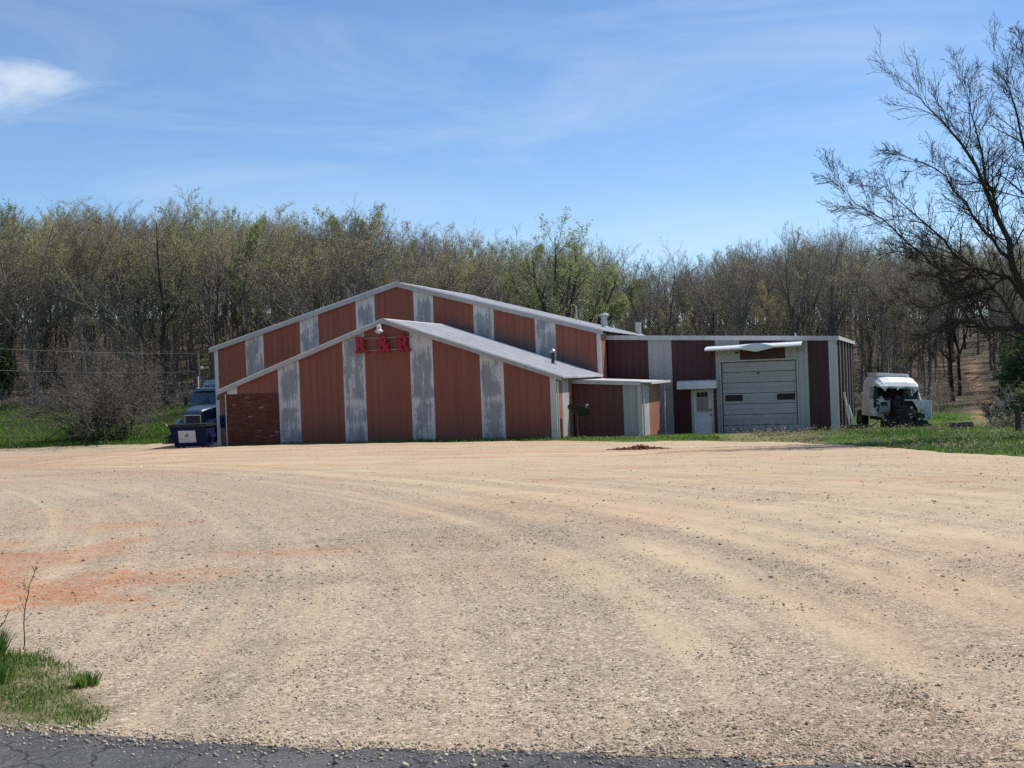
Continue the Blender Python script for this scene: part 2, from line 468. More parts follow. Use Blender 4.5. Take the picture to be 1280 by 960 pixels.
# one sheet to the horizon
gx = np.concatenate([-np.geomspace(900, 62, 14), np.arange(-60, 60.01, .5), np.geomspace(62, 900, 14)])
gy = np.concatenate([-np.geomspace(300, 4, 8), np.arange(-2, 130.01, .5), np.geomspace(132, 1500, 22)])
X, Y = np.meshgrid(gx, gy); nx, ny = len(gx), len(gy)
Z = height(X, Y)
Z = Z + .10 * (fbm(X * .4, Y * .4, 31) - .5) * ss((Y - 40) / 25) + .9 * (fbm(X * .07, Y * .07, 32) - .5) * ss((Y - 85) / 40)
inl = np.minimum(lot_in(X, Y), 1.0)
Z = Z - .10 * ss((inl + .35) / .5)
Z = np.where(Y < road_edge(X) + .15, np.minimum(Z, .80), Z)
V = np.stack([X, Y, Z], -1).reshape(-1, 3)
I = np.arange(nx * ny).reshape(ny, nx)
F = np.stack([I[:-1, :-1], I[:-1, 1:], I[1:, 1:], I[1:, :-1]], -1).reshape(-1, 4)
me = mesh_np('ground', V, [F])
wood_edge = np.interp(X, [-40, -30, -18, -12, 12, 16, 24, 40], [91, 89, 86, 82, 80, 76, 74, 72])
litter = ss((Y - wood_edge + 2.0 + 3 * (fbm(X * .3, Y * .3, 41) - .5)) / 3.)
PATH = np.array([(13.5, 44), (17.5, 50), (22.5, 62), (29.3, 79), (34.5, 95), (39.5, 109), (46, 125), (60, 160)])
pd = np.abs(X - np.interp(Y, PATH[:, 1], PATH[:, 0])) + .9 * (fbm(X * .6, Y * .6, 44) - .5)
trail = 1. * ss((.8 - pd) / .7) * ss((Y - 60) / 14) * ss((114 - Y) / 6) * (.55 + .45 * ss((fbm(X * .5, Y * .5, 49) - .35) / .3))
brushy = ss((4.5 - np.abs(X - np.interp(Y, PATH[:, 1], PATH[:, 0]) - 3.6)) / 2.5) * ss((Y - 50) / 8)
litter = np.maximum(litter, brushy * .45)
bare = np.maximum(ss((lot_in(X, Y) + .9) / .9), .8 * ss((2.3 - np.abs(X - np.interp(Y, [40, 58.6], [8.3, 11.3]))) / 1.2) * ss((Y - 38) / 4) * ss((60 - Y) / 2))
for nm, a in (('litter', litter), ('trail', trail), ('bare', bare)): fattr(me, nm, a.ravel())
g = G('ground_cover'); c = g.co()
n1 = g.noise(c, .55, 6, .6); n2 = g.noise(c, 5, 5, .65); n3 = g.noise(c, 40, 3, .6)
grass = g.mix(g.rng(n1, .35, .65), (.058, .115, .020), (.10, .15, .035))
grass = g.mix(g.rng(n2, .5, .75, 0, .5), grass, (.13, .115, .05))
lit = g.mix(g.rng(n2, .35, .65), (.078, .066, .050), (.125, .102, .076))
lit = g.mix(g.rng(n3, .5, .7), lit, (.17, .138, .10))
lit = g.mix(g.rng(n1, .58, .72, 0, .5), lit, (.07, .085, .03))
col = g.mix(g.attr('litter'), grass, lit)
tr = g.mix(g.rng(n2, .35, .65), (.30, .185, .11), (.40, .27, .17))
col = g.mix(g.attr('trail'), col, tr)
col = g.mix(g.math('MULTIPLY', g.attr('bare'), g.rng(n2, .3, .6)), col, (.30, .22, .135))
g.bump(g.math('ADD', n2, g.math('MULTIPLY', n3, .5)), .6, .06)
M['ground'] = g.out(col, .95, 0, .1)
setp(link('ground', me, M['ground'], smooth=True), 'green field and leaf-strewn hillside around the gravel lot', None, None, 'structure')

# gravel lot
st = .16
lx = np.arange(-34, 22.01, st); ly = np.arange(3.6, 74.01, st)
X, Y = np.meshgrid(lx, ly); nx, ny = len(lx), len(ly)
Z = lotz(X, Y)
q = X + .0135 * (np.clip(Y, 5, 40) - 5) ** 2
far = ss((Y - 24) / 14)
q2 = Y + .27 * X
t1 = fbm(q * 1.15, Y * .05, 51, 4); t1b = fbm(q * 3.4, Y * .10, 52, 3)
t2 = fbm(q2 * .62, X * .035, 53, 4); t2b = fbm(q2 * 2.0, X * .07, 54, 3)
tracks = (1 - far) * (.62 * t1 + .38 * t1b) + far * (.6 * t2 + .4 * t2b)
blot = fbm(X * .28, Y * .28, 55, 5); blot2 = fbm(X * 1.1, Y * 1.1, 56, 4)
t1c = fbm(q * 8.5, Y * .22, 57, 3)
band = lambda a, w: np.exp(-((q - a) / w) ** 2)
# broad zones: grey gravel near the road and left of centre, sandy fines where wheels have run
zone = .22 + .48 * ss((q - 1.4) / 2.2) * ss((Y - 6.5) / 6) + .22 * far - .10 * ss((9 - Y) / 3) + .12 * ss((-X - 1.5) / 3) * ss((11 - Y) / 4)
zone += .55 * (band(2.0, .30) + .8 * band(1.05, .22)) * ss((Y - 5) / 3) + .30 * band(3.4, .35) + .22 * band(5.0, .4)
zone -= .42 * band(2.62, .26) * ss((Y - 8) / 3) + .30 * band(1.5, .22) + .30 * band(.25, .7) * ss((Y - 6) / 3) + .34 * band(4.2, .22)
t1d = fbm(q * 19, Y * .35, 58, 2)
sand = zone + 1.15 * (tracks - .5) + (.75 * (t1c - .5) + .45 * (t1d - .5)) * (1 - far) + .35 * (blot - .5) + .22 * (blot2 - .5)
sand = np.clip((sand - .5) * 1.15 + .5, 0, 1)
def spot(cx, cy, rx, ry, amp=1., n=.9):
    d = np.sqrt(((X - cx) / rx) ** 2 + ((Y - cy) / ry) ** 2) + n * ((fbm(X * 1.3, Y * 1.3, 61) - .5) * 2.4 + (fbm(X * 5, Y * 5, 62) - .5) * .8)
    return amp * ss((1.25 - d) / 1.0)
clay = np.zeros_like(X)
for a in [(-4.7, 10.9, 1.5, 1.35, 1.), (-6.2, 13.0, 2.2, 2.2, .8), (-3.45, 10.35, .55, .28, .9), (-2.9, 11.9, .6, .4, .5), (-2.35, 13.4, 1.0, .5, .55), (-1.7, 13.3, .5, .3, .4), (-5.2, 17.2, 1.5, .7, .45),
          (2.5, 24.0, 3.2, .55, .5), (5.5, 21.5, 4., .5, .4), (8.5, 20.3, 2.2, .35, .7), (-1., 36, 2.6, .9, .65), (-3, 44, 3.0, .5, .6), (-14.5, 52.5, 2.6, 1.3, .55), (1.5, 28., 4, .7, .35), (-9, 33, 6, 1.1, .3), (-18, 40, 7, 2, .3), (3.4, 34.5, 2.0, .8, .45)]:
    clay = np.maximum(clay, spot(*a))
clay = np.maximum(clay, .62 * far * ss((tracks - .53) / .12))
clay = np.maximum(clay, .16 * ss((fbm(X * .22 + 5, Y * .22, 63, 4) - .5) / .2))
lines = (1 - far) * ss((vnoise(q * 7.5, Y * .09, 64) * .6 + vnoise(q * 17, Y * .16, 65) * .4 - .52) / .2) + far * ss((vnoise(q2 * 2.6, X * .06, 66) * .55 + vnoise(q2 * 6.5, X * .12, 67) * .45 - .52) / .2)
lines = lines * ss((fbm(X * .35, Y * .35, 68) - .38) / .2)
sand = np.clip(sand * (1 - .40 * lines), 0, 1)
dark = ss((fbm(X * .7, Y * .5, 71, 5) - .56) / .12) * (1 - sand * .6) * .7
dark = np.maximum(dark, .85 * ss((1.2 - np.sqrt(((X + 2.2) / 1.5) ** 2 + ((Y - 10.9) / .55) ** 2) - 1.2 * (fbm(X * 1.7, Y * 1.7, 72) - .5)) / .8))
dark = np.maximum(dark, .45 * lines * (1 - .5 * clay))
dark = np.maximum(dark, .8 * band(2.7, .26) * ss((Y - 8) / 3) * ss((19 - Y) / 5))
dark = np.maximum(dark, .8 * ss((1.2 - np.sqrt(((X - .35) / 1.3) ** 2 + ((Y - 14.2) / 1.5) ** 2) - 1.3 * (fbm(X, Y, 73) - .5)) / .8))
V = np.stack([X, Y, Z], -1).reshape(-1, 3)
ins = lot_in(X, Y); vg = verge(X, Y)
keep = (ins > 0) & ~in_building(X, Y)
I = np.arange(nx * ny).reshape(ny, nx)
kc = keep[:-1, :-1] & keep[:-1, 1:] & keep[1:, 1:] & keep[1:, :-1]
F = np.stack([I[:-1, :-1], I[:-1, 1:], I[1:, 1:], I[1:, :-1]], -1)[kc]
used = np.unique(F); remap = np.full(nx * ny, -1); remap[used] = np.arange(len(used))
me = mesh_np('gravel_lot', V[used], [remap[F]])
soil = ss((vg + .15) / .3)
for nm, a in (('sand', sand), ('clay', clay), ('dark', dark), ('soil', soil)): fattr(me, nm, a.ravel()[used])

def gravelm():
    g = G('gravel_and_dirt'); c = g.co()
    vo = g.node('ShaderNodeTexVoronoi', feature='F1', in_Scale=70.); g.l.new(c, vo.inputs['Vector'])
    vb = g.node('ShaderNodeTexVoronoi', feature='F1', in_Scale=30.); g.l.new(c, vb.inputs['Vector'])
    r1 = g.sep(vo.outputs['Color'])[0]; r2 = g.sep(vb.outputs['Color'])[1]
    n1 = g.noise(c, 1.2, 6, .62); n2 = g.noise(c, 9, 5, .65); n3 = g.noise(c, 75, 3, .7)
    stone = g.ramp(r1, [(0, (.17, .135, .105)), (.2, (.255, .20, .15)), (.55, (.375, .305, .232)), (.82, (.47, .39, .305)), (1, (.70, .61, .49))])
    stone2 = g.ramp(r2, [(0, (.16, .125, .095)), (.4, (.33, .265, .20)), (1, (.50, .42, .33))])
    stone = g.mix(g.rng(n2, .5, .6), stone, stone2)
    fines = g.mix(g.rng(n1, .35, .65), (.53, .41, .28), (.61, .487, .35))
    fines = g.mix(g.rng(n3, .35, .7), g.mix(.4, fines, (.30, .22, .15)), fines)
    sd_ = g.attr('sand')
    xyz = g.sep(c)
    ty = g.math('SUBTRACT', g.math('MINIMUM', g.math('MAXIMUM', xyz[1], 5.), 40.), 5.)
    qq = g.math('ADD', xyz[0], g.math('MULTIPLY', g.math('MULTIPLY', ty, ty), .0135))
    def streak(u, ku, w, kw):
        cb = g.node('ShaderNodeCombineXYZ'); g.put(cb.inputs[0], g.math('MULTIPLY', u, ku)); g.put(cb.inputs[1], g.math('MULTIPLY', w, kw))
        return g.noise(cb.outputs[0], 1., 6, .66)
    near_s = streak(qq, 3.4, xyz[1], .07)
    far_s = streak(g.math('ADD', xyz[1], g.math('MULTIPLY', xyz[0], .27)), 1.9, xyz[0], .05)
    ff = g.rng(xyz[1], 22., 36.)
    smix = g.math('ADD', g.math('MULTIPLY', near_s, g.math('SUBTRACT', 1., ff)), g.math('MULTIPLY', far_s, ff))
    sd_ = g.math('ADD', sd_, g.math('MULTIPLY', g.math('SUBTRACT', smix, .5), 3.0))
    f = g.rng(g.math('ADD', g.math('MULTIPLY', sd_, 1.0), g.math('MULTIPLY', g.math('SUBTRACT', n2, .5), .75)), .05, 1.05)
    col = g.mix(g.math('MULTIPLY', f, .88), stone, fines)
    dk = g.math('MULTIPLY', g.attr('dark'), g.rng(n2, .35, .6))
    col = g.mix(g.math('MULTIPLY', dk, .72), col, g.mix(r1, (.13, .105, .085), (.36, .30, .24)))
    cl = g.math('MULTIPLY', g.attr('clay'), g.rng(n2, .3, .6))
    col = g.mix(g.math('MULTIPLY', cl, .95), col, g.mix(g.rng(n3, .35, .65), (.34, .125, .055), (.46, .205, .105)))
    col = g.mix(g.math('MULTIPLY', g.attr('soil'), g.rng(n2, .25, .6, .35, .9)), col, (.085, .085, .035))
    col = g.mix(1., col, (1.06, 1.02, .935), 'MULTIPLY')
    hgt = g.math('MULTIPLY', g.math('SUBTRACT', 1., vo.outputs['Distance']), g.rng(f, 0, 1, 1., .35))
    g.bump(g.math('ADD', hgt, g.math('MULTIPLY', n2, 1.2)), .5, .010)
    return g.out(col, .95, 0, .12)
M['gravel'] = gravelm()
setp(link('gravel_lot', me, M['gravel'], smooth=True), 'broad gravel and red clay lot with curving tyre tracks', None, None, 'structure')
LOTMASK = (lx, ly, sand, clay, dark)
def lot_sample(a, x, y):
    i = np.clip(((x - lx[0]) / st).astype(int), 0, nx - 1); j = np.clip(((y - ly[0]) / st).astype(int), 0, ny - 1)
    return a[j, i]

# asphalt road along the near edge
ux = np.concatenate([np.linspace(-40, -6, 18), np.arange(-5.9, 6, .06), np.linspace(6, 40, 18)])
rows = [0., .05, .12, .3, .6, 1.2, 2.5, 4.5, 7.0]
V = []
for k, r in enumerate(rows):
    e = road_edge(ux) + (.05 * (vnoise(ux * 5, ux * 0 + .5, 77) - .5) + .03 * (vnoise(ux * 17, ux * 0 + .5, 78) - .5) if k < 3 else 0)
    zz = np.full_like(ux, .896) - (.02 if k == 0 else 0.0) + .004 * vnoise(ux * 2, ux * 0 + r * 3, 79)
    V.append(np.stack([ux, e - r, zz + np.where(np.abs(ux) < 60, 0, 0)], -1))
V.insert(0, V[0] - np.array([0, 0, .12]))
V = np.array(V); nr = len(V); I = np.arange(nr * len(ux)).reshape(nr, len(ux))
F = np.stack([I[:-1, :-1], I[1:, :-1], I[1:, 1:], I[:-1, 1:]], -1).reshape(-1, 4)
me = mesh_np('road', V.reshape(-1, 3), [F])
g = G('old_asphalt'); c = g.co()
n1 = g.noise(c, 1.5, 5, .6); n2 = g.noise(c, 90, 3, .7); vo = g.vor(c, 120, out='Color')
col = g.mix(g.rng(n1, .3, .7), (.060, .058, .057), (.098, .095, .092))
col = g.mix(g.rng(g.sep(vo)[0], .72, 1., 0, .8), col, (.20, .19, .18))
col = g.mix(g.rng(n2, .58, .75, 0, .6), col, (.03, .03, .032))
cd = g.node('ShaderNodeTexVoronoi', feature='DISTANCE_TO_EDGE', in_Scale=2.4)
wv = g.node('ShaderNodeVectorMath', operation='ADD'); nv = g.node('ShaderNodeTexNoise', in_Scale=5.0, in_Detail=5.0)
g.l.new(c, nv.inputs['Vector']); sc = g.node('ShaderNodeVectorMath', operation='SCALE', in_Scale=.28); g.l.new(nv.outputs['Color'], sc.inputs[0])
g.l.new(c, wv.inputs[0]); g.l.new(sc.outputs[0], wv.inputs[1]); g.l.new(wv.outputs[0], cd.inputs['Vector'])
crack = g.rng(cd.outputs['Distance'], .022, .005)
col = g.mix(g.math('MULTIPLY', crack, .85), col, (.022, .021, .02))
col = g.mix(g.rng(g.noise(c, 3.3, 6, .7), .56, .72, 0, .55), col, (.19, .165, .13))
g.bump(g.math('SUBTRACT', g.math('MULTIPLY', n2, .6), crack), .6, .008)
M['asphalt'] = g.out(col, .85, 0, .25)
setp(link('road', me, M['asphalt'], smooth=False), 'dark cracked asphalt road edge along the bottom of the lot', None, None, 'structure')

# loose stones
def stones(name, px, py, pz, size, cols, label):
    n = len(px)
    base = np.array([(1, 0, 0), (0, 1, 0), (-1, 0, 0), (0, -1, 0), (0, 0, 1), (0, 0, -1)], float)
    tri = np.array([(0, 1, 4), (1, 2, 4), (2, 3, 4), (3, 0, 4), (1, 0, 5), (2, 1, 5), (3, 2, 5), (0, 3, 5)])
    sc = size[:, None] * rng.uniform(.6, 1.3, (n, 3)); sc[:, 2] *= .65
    P = base[None] * sc[:, None, :] + rng.normal(0, .22, (n, 6, 3)) * size[:, None, None]
    a = rng.uniform(0, 6.28, n); ca, sa = np.cos(a), np.sin(a)
    x = P[..., 0] * ca[:, None] - P[..., 1] * sa[:, None]; y = P[..., 0] * sa[:, None] + P[..., 1] * ca[:, None]
    P = np.stack([x + px[:, None], y + py[:, None], P[..., 2] + pz[:, None]], -1)
    F = (tri[None] + (np.arange(n) * 6)[:, None, None]).reshape(-1, 3)
    me = mesh_np(name, P.reshape(-1, 3), [F])
    fattr(me, 'col', np.repeat(np.concatenate([cols, np.ones((n, 1))], 1), 6, 0), 'FLOAT_COLOR')
    return setp(link(name, me, M['stone']), label, None, None, 'stuff')
g = G('loose_stone'); M['stone'] = g.out(g.mix(g.rng(g.noise(g.co(), 60, 3), .3, .7, 0, .3), g.attr('col', 'Color'), (.2, .17, .14)), .9, 0, .15)
def stone_cols(n, clay_, sand_):
    pal = np.array([(.58, .50, .39), (.48, .40, .30), (.39, .32, .24), (.30, .24, .18), (.22, .175, .135), (.12, .098, .08), (.56, .44, .30)])
    p = np.array([.09, .20, .29, .20, .09, .03, .10]); 
    c = pal[rng.choice(len(pal), n, p=p)] * rng.uniform(.85, 1.12, (n, 1))
    f = (clay_ * .6)[:, None]
    return c * (1 - f) + np.array([.42, .19, .085]) * f
n = 200000
yy = 5.0 + 14 * rng.random(n) ** 1.7; xx = rng.uniform(-1, 1, n) * (.47 * yy + .5)
sd0 = lot_sample(sand, xx, yy); dk0 = lot_sample(dark, xx, yy)
clump = fbm(xx * 1.6, yy * 1.6, 81)
k = (lot_in(xx, yy) > .14) & (verge(xx, yy) < .12) & (rng.random(n) < np.clip(.45 - .55 * sd0 + .45 * dk0 + 2.2 * (clump - .5), .04, 1))
xx, yy = xx[k], yy[k]; sz = rng.lognormal(math.log(.0040), .45, len(xx)).clip(.002, .013)
stones('loose_gravel', xx, yy, lotz(xx, yy) + sz * .12, sz, stone_cols(len(xx), lot_sample(clay, xx, yy), lot_sample(sand, xx, yy)), 'loose pale and grey gravel scattered over the near lot')
n = 42000
yy = 9 + 41 * rng.random(n) ** .85; xx = rng.uniform(-1, 1, n) * (.46 * yy)
k = (lot_in(xx, yy) > .3) & (rng.random(n) < np.clip(.45 - .45 * lot_sample(sand, xx, yy) + .5 * lot_sample(dark, xx, yy) + 1.2 * (fbm(xx * .7, yy * .7, 82) - .5), .05, 1))
xx, yy = xx[k], yy[k]; sz = rng.lognormal(math.log(.0085), .45, len(xx)).clip(.005, .030)
cc = stone_cols(len(xx), lot_sample(clay, xx, yy), xx * 0) * .92
stones('far_gravel', xx, yy, lotz(xx, yy) + sz * .15, sz, cc, 'sparser darker stones strewn over the far lot')
n = 4200     # stones kicked onto the tarmac and along its edge
xx = rng.uniform(-4, 4, n); off = np.abs(rng.normal(0, .16, n)) - .06
far_ = rng.random(n) < .05; off = np.where(far_, rng.uniform(0, 1.1, n), off)
yy = road_edge(xx) - off
sz = rng.lognormal(math.log(.0055), .45, n).clip(.003, .017)
stones('road_edge_stones', xx, yy, .898 + sz * .3, sz, stone_cols(n, xx * 0, xx * 0) * 1.1, 'pale stones spilled onto the asphalt road edge')

# grass
def blades(name, px, py, pz, hgt, wid, lean, tint, label, mat=None):
    n = len(px)
    a = rng.uniform(0, 6.28, n); b = rng.uniform(0, 6.28, n)
    d = np.stack([np.cos(a), np.sin(a)], -1); w = np.stack([np.cos(b), np.sin(b)], -1) * wid[:, None] * .5
    p0 = np.stack([px, py], -1)
    l1 = d * (lean * hgt * .35)[:, None]; l2 = d * (lean * hgt)[:, None]
    V = np.zeros((n, 5, 3))
    V[:, 0, :2] = p0 - w; V[:, 1, :2] = p0 + w; V[:, 0, 2] = V[:, 1, 2] = pz - .01
    V[:, 2, :2] = p0 + l1 - w * .75; V[:, 3, :2] = p0 + l1 + w * .75; V[:, 2, 2] = V[:, 3, 2] = pz + hgt * .6
    V[:, 4, :2] = p0 + l2; V[:, 4, 2] = pz + hgt * (1 - .25 * lean)
    o = (np.arange(n) * 5)[:, None]
    me = mesh_np(name, V.reshape(-1, 3), [np.array([0, 1, 3, 2]) + o, np.array([2, 3, 4]) + o])
    fattr(me, 'tint', np.repeat(tint, 5))
    return setp(link(name, me, mat or M['grass']), label, None, None, 'stuff')
n = 60000
xx = rng.uniform(-6.5, -1.5, n); yy = 5.43 - .27 * xx + rng.uniform(0, 2.6, n)
vv = verge(xx, yy); dens = fbm(xx * 2.2, yy * 2.2, 91)
k = (vv > -.12) & (rng.random(n) < np.clip(.15 + 1.6 * vv + 1.6 * (dens - .42), 0, .9)); xx, yy, vv, dens = xx[k], yy[k], vv[k], dens[k]
hg = (.012 + .034 * rng.random(len(xx))) * (.5 + 1.2 * dens) * (1 + 1.5 * ss((-xx - 2.85) / .7))
blades('verge_grass', xx, yy, lotz(xx, yy) - .01, hg, .005 + .004 * rng.random(len(xx)), rng.uniform(.2, 1., len(xx)), np.clip(.22 + .5 * rng.random(len(xx)) + .9 * (.5 - dens), 0, 1), 'short green grass tongue by the asphalt road')
# field on the left
n = 90000
yy = rng.uniform(66, 92, n); xx = -yy * rng.uniform(.19, .5, n)
li = lot_in(xx, yy); we = np.interp(xx, [-40, -30, -18, -12], [91, 89, 86, 82])
d2 = fbm(xx * .35, yy * .35, 92) + .06
k = (li < .15) & (yy < we - 1.5 + 3 * (d2 - .5)) & (rng.random(n) < .35 + 1.2 * (d2 - .35)); xx, yy, d2 = xx[k], yy[k], d2[k]
m_ = len(xx)
blades('field_grass', xx, yy, height(xx, yy), (.07 + .2 * rng.random(m_)) * (.5 + d2), .03 + .03 * rng.random(m_), rng.uniform(.2, .9, m_), np.clip(.15 + .5 * rng.random(m_) + .9 * (.52 - d2), 0, 1), 'green meadow grass left of the blue dumpster')
# strip along the walls and yard on the right
n = 230000
yy = rng.uniform(25, 78, n); xx = rng.uniform(-13, .5 * yy, n)
li = lot_in(xx, yy); d2 = fbm(xx * .45, yy * .45, 93)
pdn = np.abs(xx - np.interp(yy, PATH[:, 1], PATH[:, 0]) - 2.4)
k = (li < .25) & ((np.abs(xx - np.interp(yy, [40, 58.6], [8.3, 11.3])) > 1.7 + .8 * (d2 - .5)) | (yy < 40) | (rng.random(n) < .45)) & (xx > -12.6) & ~in_building(xx, yy) & (rng.random(n) < np.clip(.30 + 1.3 * (d2 - .36), 0, 1) * np.where((pdn < 3.6) & (yy > 52), .08, 1)); xx, yy, d2, li = xx[k], yy[k], d2[k], li[k]
k = ~((np.abs(xx - 10.5) < 2.6) & (np.abs(yy - 52) < 5.5) & (rng.random(len(xx)) < .75)); xx, yy, d2, li = xx[k], yy[k], d2[k], li[k]
m_ = len(xx)
blades('yard_grass', xx, yy, height(xx, yy) - .01, (.05 + .13 * rng.random(m_)) * (.5 + d2) * np.clip(.55 - li * .5, .55, 1.) * np.where((xx > 3) & (xx < 13) & (yy > 40), .6, 1), .02 + .025 * rng.random(m_), rng.uniform(.2, .9, m_), np.clip(.18 + .5 * rng.random(m_) + 1.2 * (.5 - d2) + .25 * ss((li + .6) / .8), 0, 1), 'green grass strip along the building and the wrecked truck')

# ------------------------------------------------------------------ the striped metal building (one thing)
ANG = .2651
bld = empty('workshop_building', (-10.02, 54.55, 0), -ANG, 'long low metal building of brick-red and peeling white stripes with a garage end', 'building')
def panel(name, parent, mat, u0, u1, zb, zt, T, rib=.305, depth=.014, thick=.02, brk=()):
    if not callable(zt): zc = zt; zt = lambda u: zc
    us = [(u0, 0.)]
    k = math.ceil((u0 + .05) / rib)
    while k * rib < u1 - .05:
        cc = k * rib
        if cc - .04 > u0: us += [(cc - .034, 0.), (cc - .016, -depth), (cc + .016, -depth), (cc + .034, 0.)]
        k += 1
    for b in brk:
        if u0 < b < u1 and all(abs(b - u) > .005 for u, _ in us): us.append((b, 0. if min((abs(b - u), d) for u, d in us)[1] == 0 else -depth))
    us.append((u1, 0.)); us.sort(key=lambda t: t[0])
    ring = us + [(u1, thick), (u0, thick)]
    n = len(ring)
    V = [T(u, d, zb) for u, d in ring] + [T(u, d, zt(u)) for u, d in ring]
    Fc = [(i, (i + 1) % n, (i + 1) % n + n, i + n) for i in range(n)] + [tuple(range(n - 1, -1, -1)), tuple(range(n, 2 * n))]
    m = MB(); m.add(V, Fc)
    ob = m.build(name, mat, parent)
    if mat is M['peel']:
        pu = []; pt = []
        for j in range(2):
            for u, d in ring: pu.append((u - u0) / (u1 - u0)); pt.append(0. if j else zt(u) - zb)
        if len(ob.data.vertices) == len(pu): fattr(ob.data, 'pu', pu); fattr(ob.data, 'pt', pt)
    return ob
def board(name, parent, mat, x0, x1, y0, y1, z0, z1, T=None, bevel=0):
    return MB().box(x0, x1, y0, y1, z0, z1, T).build(name, mat, parent, bevel)

# --- front wing
SA, ZA = 4.95, 5.06
SLF = (5.06 - 2.45) / (12.33 - 4.95)
roofF = lambda u: ZA - SLF * abs(u - SA)
underF = lambda u: roofF(u) - .06
TF = lambda u, n, v: (u, n, v)
m = MB().prism([(-2.40, -.7), (12.20, -.7), (12.20, roofF(12.2) - .12), (SA, ZA - .13), (-2.40, roofF(-2.4) - .12)], .03, 8.33)
front_wall = m.build('front_wall', M['dark_core'], bld)
edges = [(0.0, 1.005), (3.014, 4.019), (6.028, 7.033), (9.042, 10.047)]
for a, b in edges: setp(panel('peeled_white_panel', front_wall, M['peel'], a + .004, b - .004, -.5, underF, TF, brk=(SA,)))
for a, b in [(1.005, 2.01), (2.01, 3.014), (4.019, 5.024), (5.024, 6.028), (7.033, 8.04), (8.04, 9.042), (10.047, 11.01), (11.01, 11.97)]:
    panel('red_panel', front_wall, M['red'], a + .004, b - .004, -.5, underF, TF, brk=(SA,))
panel('red_panel', front_wall, M['red'], -1.93, -.004, 2.16, underF, TF)
board('corner_trim', front_wall, M['trim'], 11.975, 12.225, -.035, .02, -.5, roofF(12.1) - .10)
m = MB().prism([(-2.42, 2.17), (-1.935, 2.17), (-1.935, underF(-1.935) - .01), (-2.42, underF(-2.42) - .01)], -.02, .02); m.build('gable_corner_trim', M['trim'], front_wall)
# brick facing at the corner: bricks too small to pick apart, one joined piece with recessed mortar
MB().box(-2.415, -.006, -.055, .025, -.6, 2.16).build('mortar_bed', simple('mortar', (.085, .055, .045), .95, 0, .3, 9), front_wall)
bl, bh, j = .205, .064, .012
P = []; cols = []
row = 0; z = -.3
while z + bh < 2.158:
    x = -2.418 - (bl + j) * (.5 if row % 2 else 0)
    while x < -.01:
        x0, x1 = max(x, -2.418), min(x + bl, -.004)
        if x1 - x0 > .03:
            dy = random.uniform(-.004, .004)
            P.append((x0, x1, -.073 + dy, z, z + bh))
            t = random.random()
            base = (.165, .054, .034) if t < .6 else (.13, .046, .031) if t < .9 else (.20, .078, .05) if t < .985 else (.28, .18, .14)
            cols.append([b * random.uniform(.8, 1.2) for b in base] + [1])
        x += bl + j
    z += bh + j; row += 1
V = []; F = []
for (x0, x1, y, z0, z1) in P:
    b = len(V)
    V += [(x0, y, z0), (x1, y, z0), (x1, y, z1), (x0, y, z1), (x0, -.05, z0), (x1, -.05, z0), (x1, -.05, z1), (x0, -.05, z1)]
    F += [(b, b + 1, b + 2, b + 3), (b, b + 4, b + 5, b + 1), (b + 1, b + 5, b + 6, b + 2), (b + 2, b + 6, b + 7, b + 3), (b + 3, b + 7, b + 4, b)]
me = mesh_np('brick_facing', V, [F]); fattr(me, 'col', np.repeat(np.array(cols), 8, 0), 'FLOAT_COLOR')
g = G('red_brown_brick'); n_ = g.noise(g.co(), 1.7, 5, .6)
M['brick'] = g.out(g.mix(g.rng(n_, .5, .72, 0, .6), g.attr('col', 'Color'), (.075, .035, .026)), .9, 0, .15)
setp(link('brick_facing', me, M['brick'], front_wall), 'dark red brick facing at the wing corner', None, None, 'stuff')

def slope(parent, se, ze, sr, zr, d0, d1, mat, w=.93):
    L = math.hypot(sr - se, zr - ze); cx, cz = (sr - se) / L, (zr - ze) / L
    nx, nz = (-cz, cx) if cx > 0 else (cz, -cx)
    T = lambda u, n, v: (se + cx * v - n * nx, u, ze + cz * v - n * nz)
    u = d0
    while u < d1 - .05:
        e = min(u + w, d1)
        panel('roof_sheet', parent, mat, u + .002, e - .002, -.06, L - .004, lambda a, n, v: T(a, n - .022, v), rib=.232, depth=.026, thick=.014)
        u = e
    return T
def gable_roof(parent, name, sl, zl, sa, za, sr, zr, d0, d1, fascia_h):
    t = .055
    m = MB().prism([(sl, zl), (sa, za), (sr, zr), (sr, zr - t), (sa, za - t), (sl, zl - t)], d0 + .012, d1)
    rf = m.build(name, M['dark_core'], parent)
    slope(rf, sr, zr, sa, za, d0, d1, M['roof']); slope(rf, sl, zl, sa, za, d0, d1, M['roof'])
    for (se, ze) in ((sl, zl), (sr, zr)):
        MB().prism([(sa, za + .068), (se, ze + .068), (se, ze + .03), (sa, za + .03)], d0 - .045, d0 - .029).build('drip_edge', M['lampwhite'], rf)
        m = MB().prism([(sa, za + .012), (se, ze + .012), (se, ze - fascia_h * .9), (sa, za - fascia_h)], d0 - .028, d0 - .002)
        m.build('rake_trim', M['rake'], rf)
    MB().prism([(sa - .16, za - .16 * SLF + .055), (sa, za + .06), (sa + .16, za - .16 * SLF + .055), (sa + .16, za - .16 * SLF + .047), (sa, za + .05), (sa - .16, za - .16 * SLF + .047)], d0 - .03, d1).build('ridge_cap', M['trim'], rf)
    return rf
rf1 = gable_roof(bld, 'front_wing_roof', -2.76, roofF(-2.76), SA, ZA, 12.50, roofF(12.5), -.13, 8.35, .165)
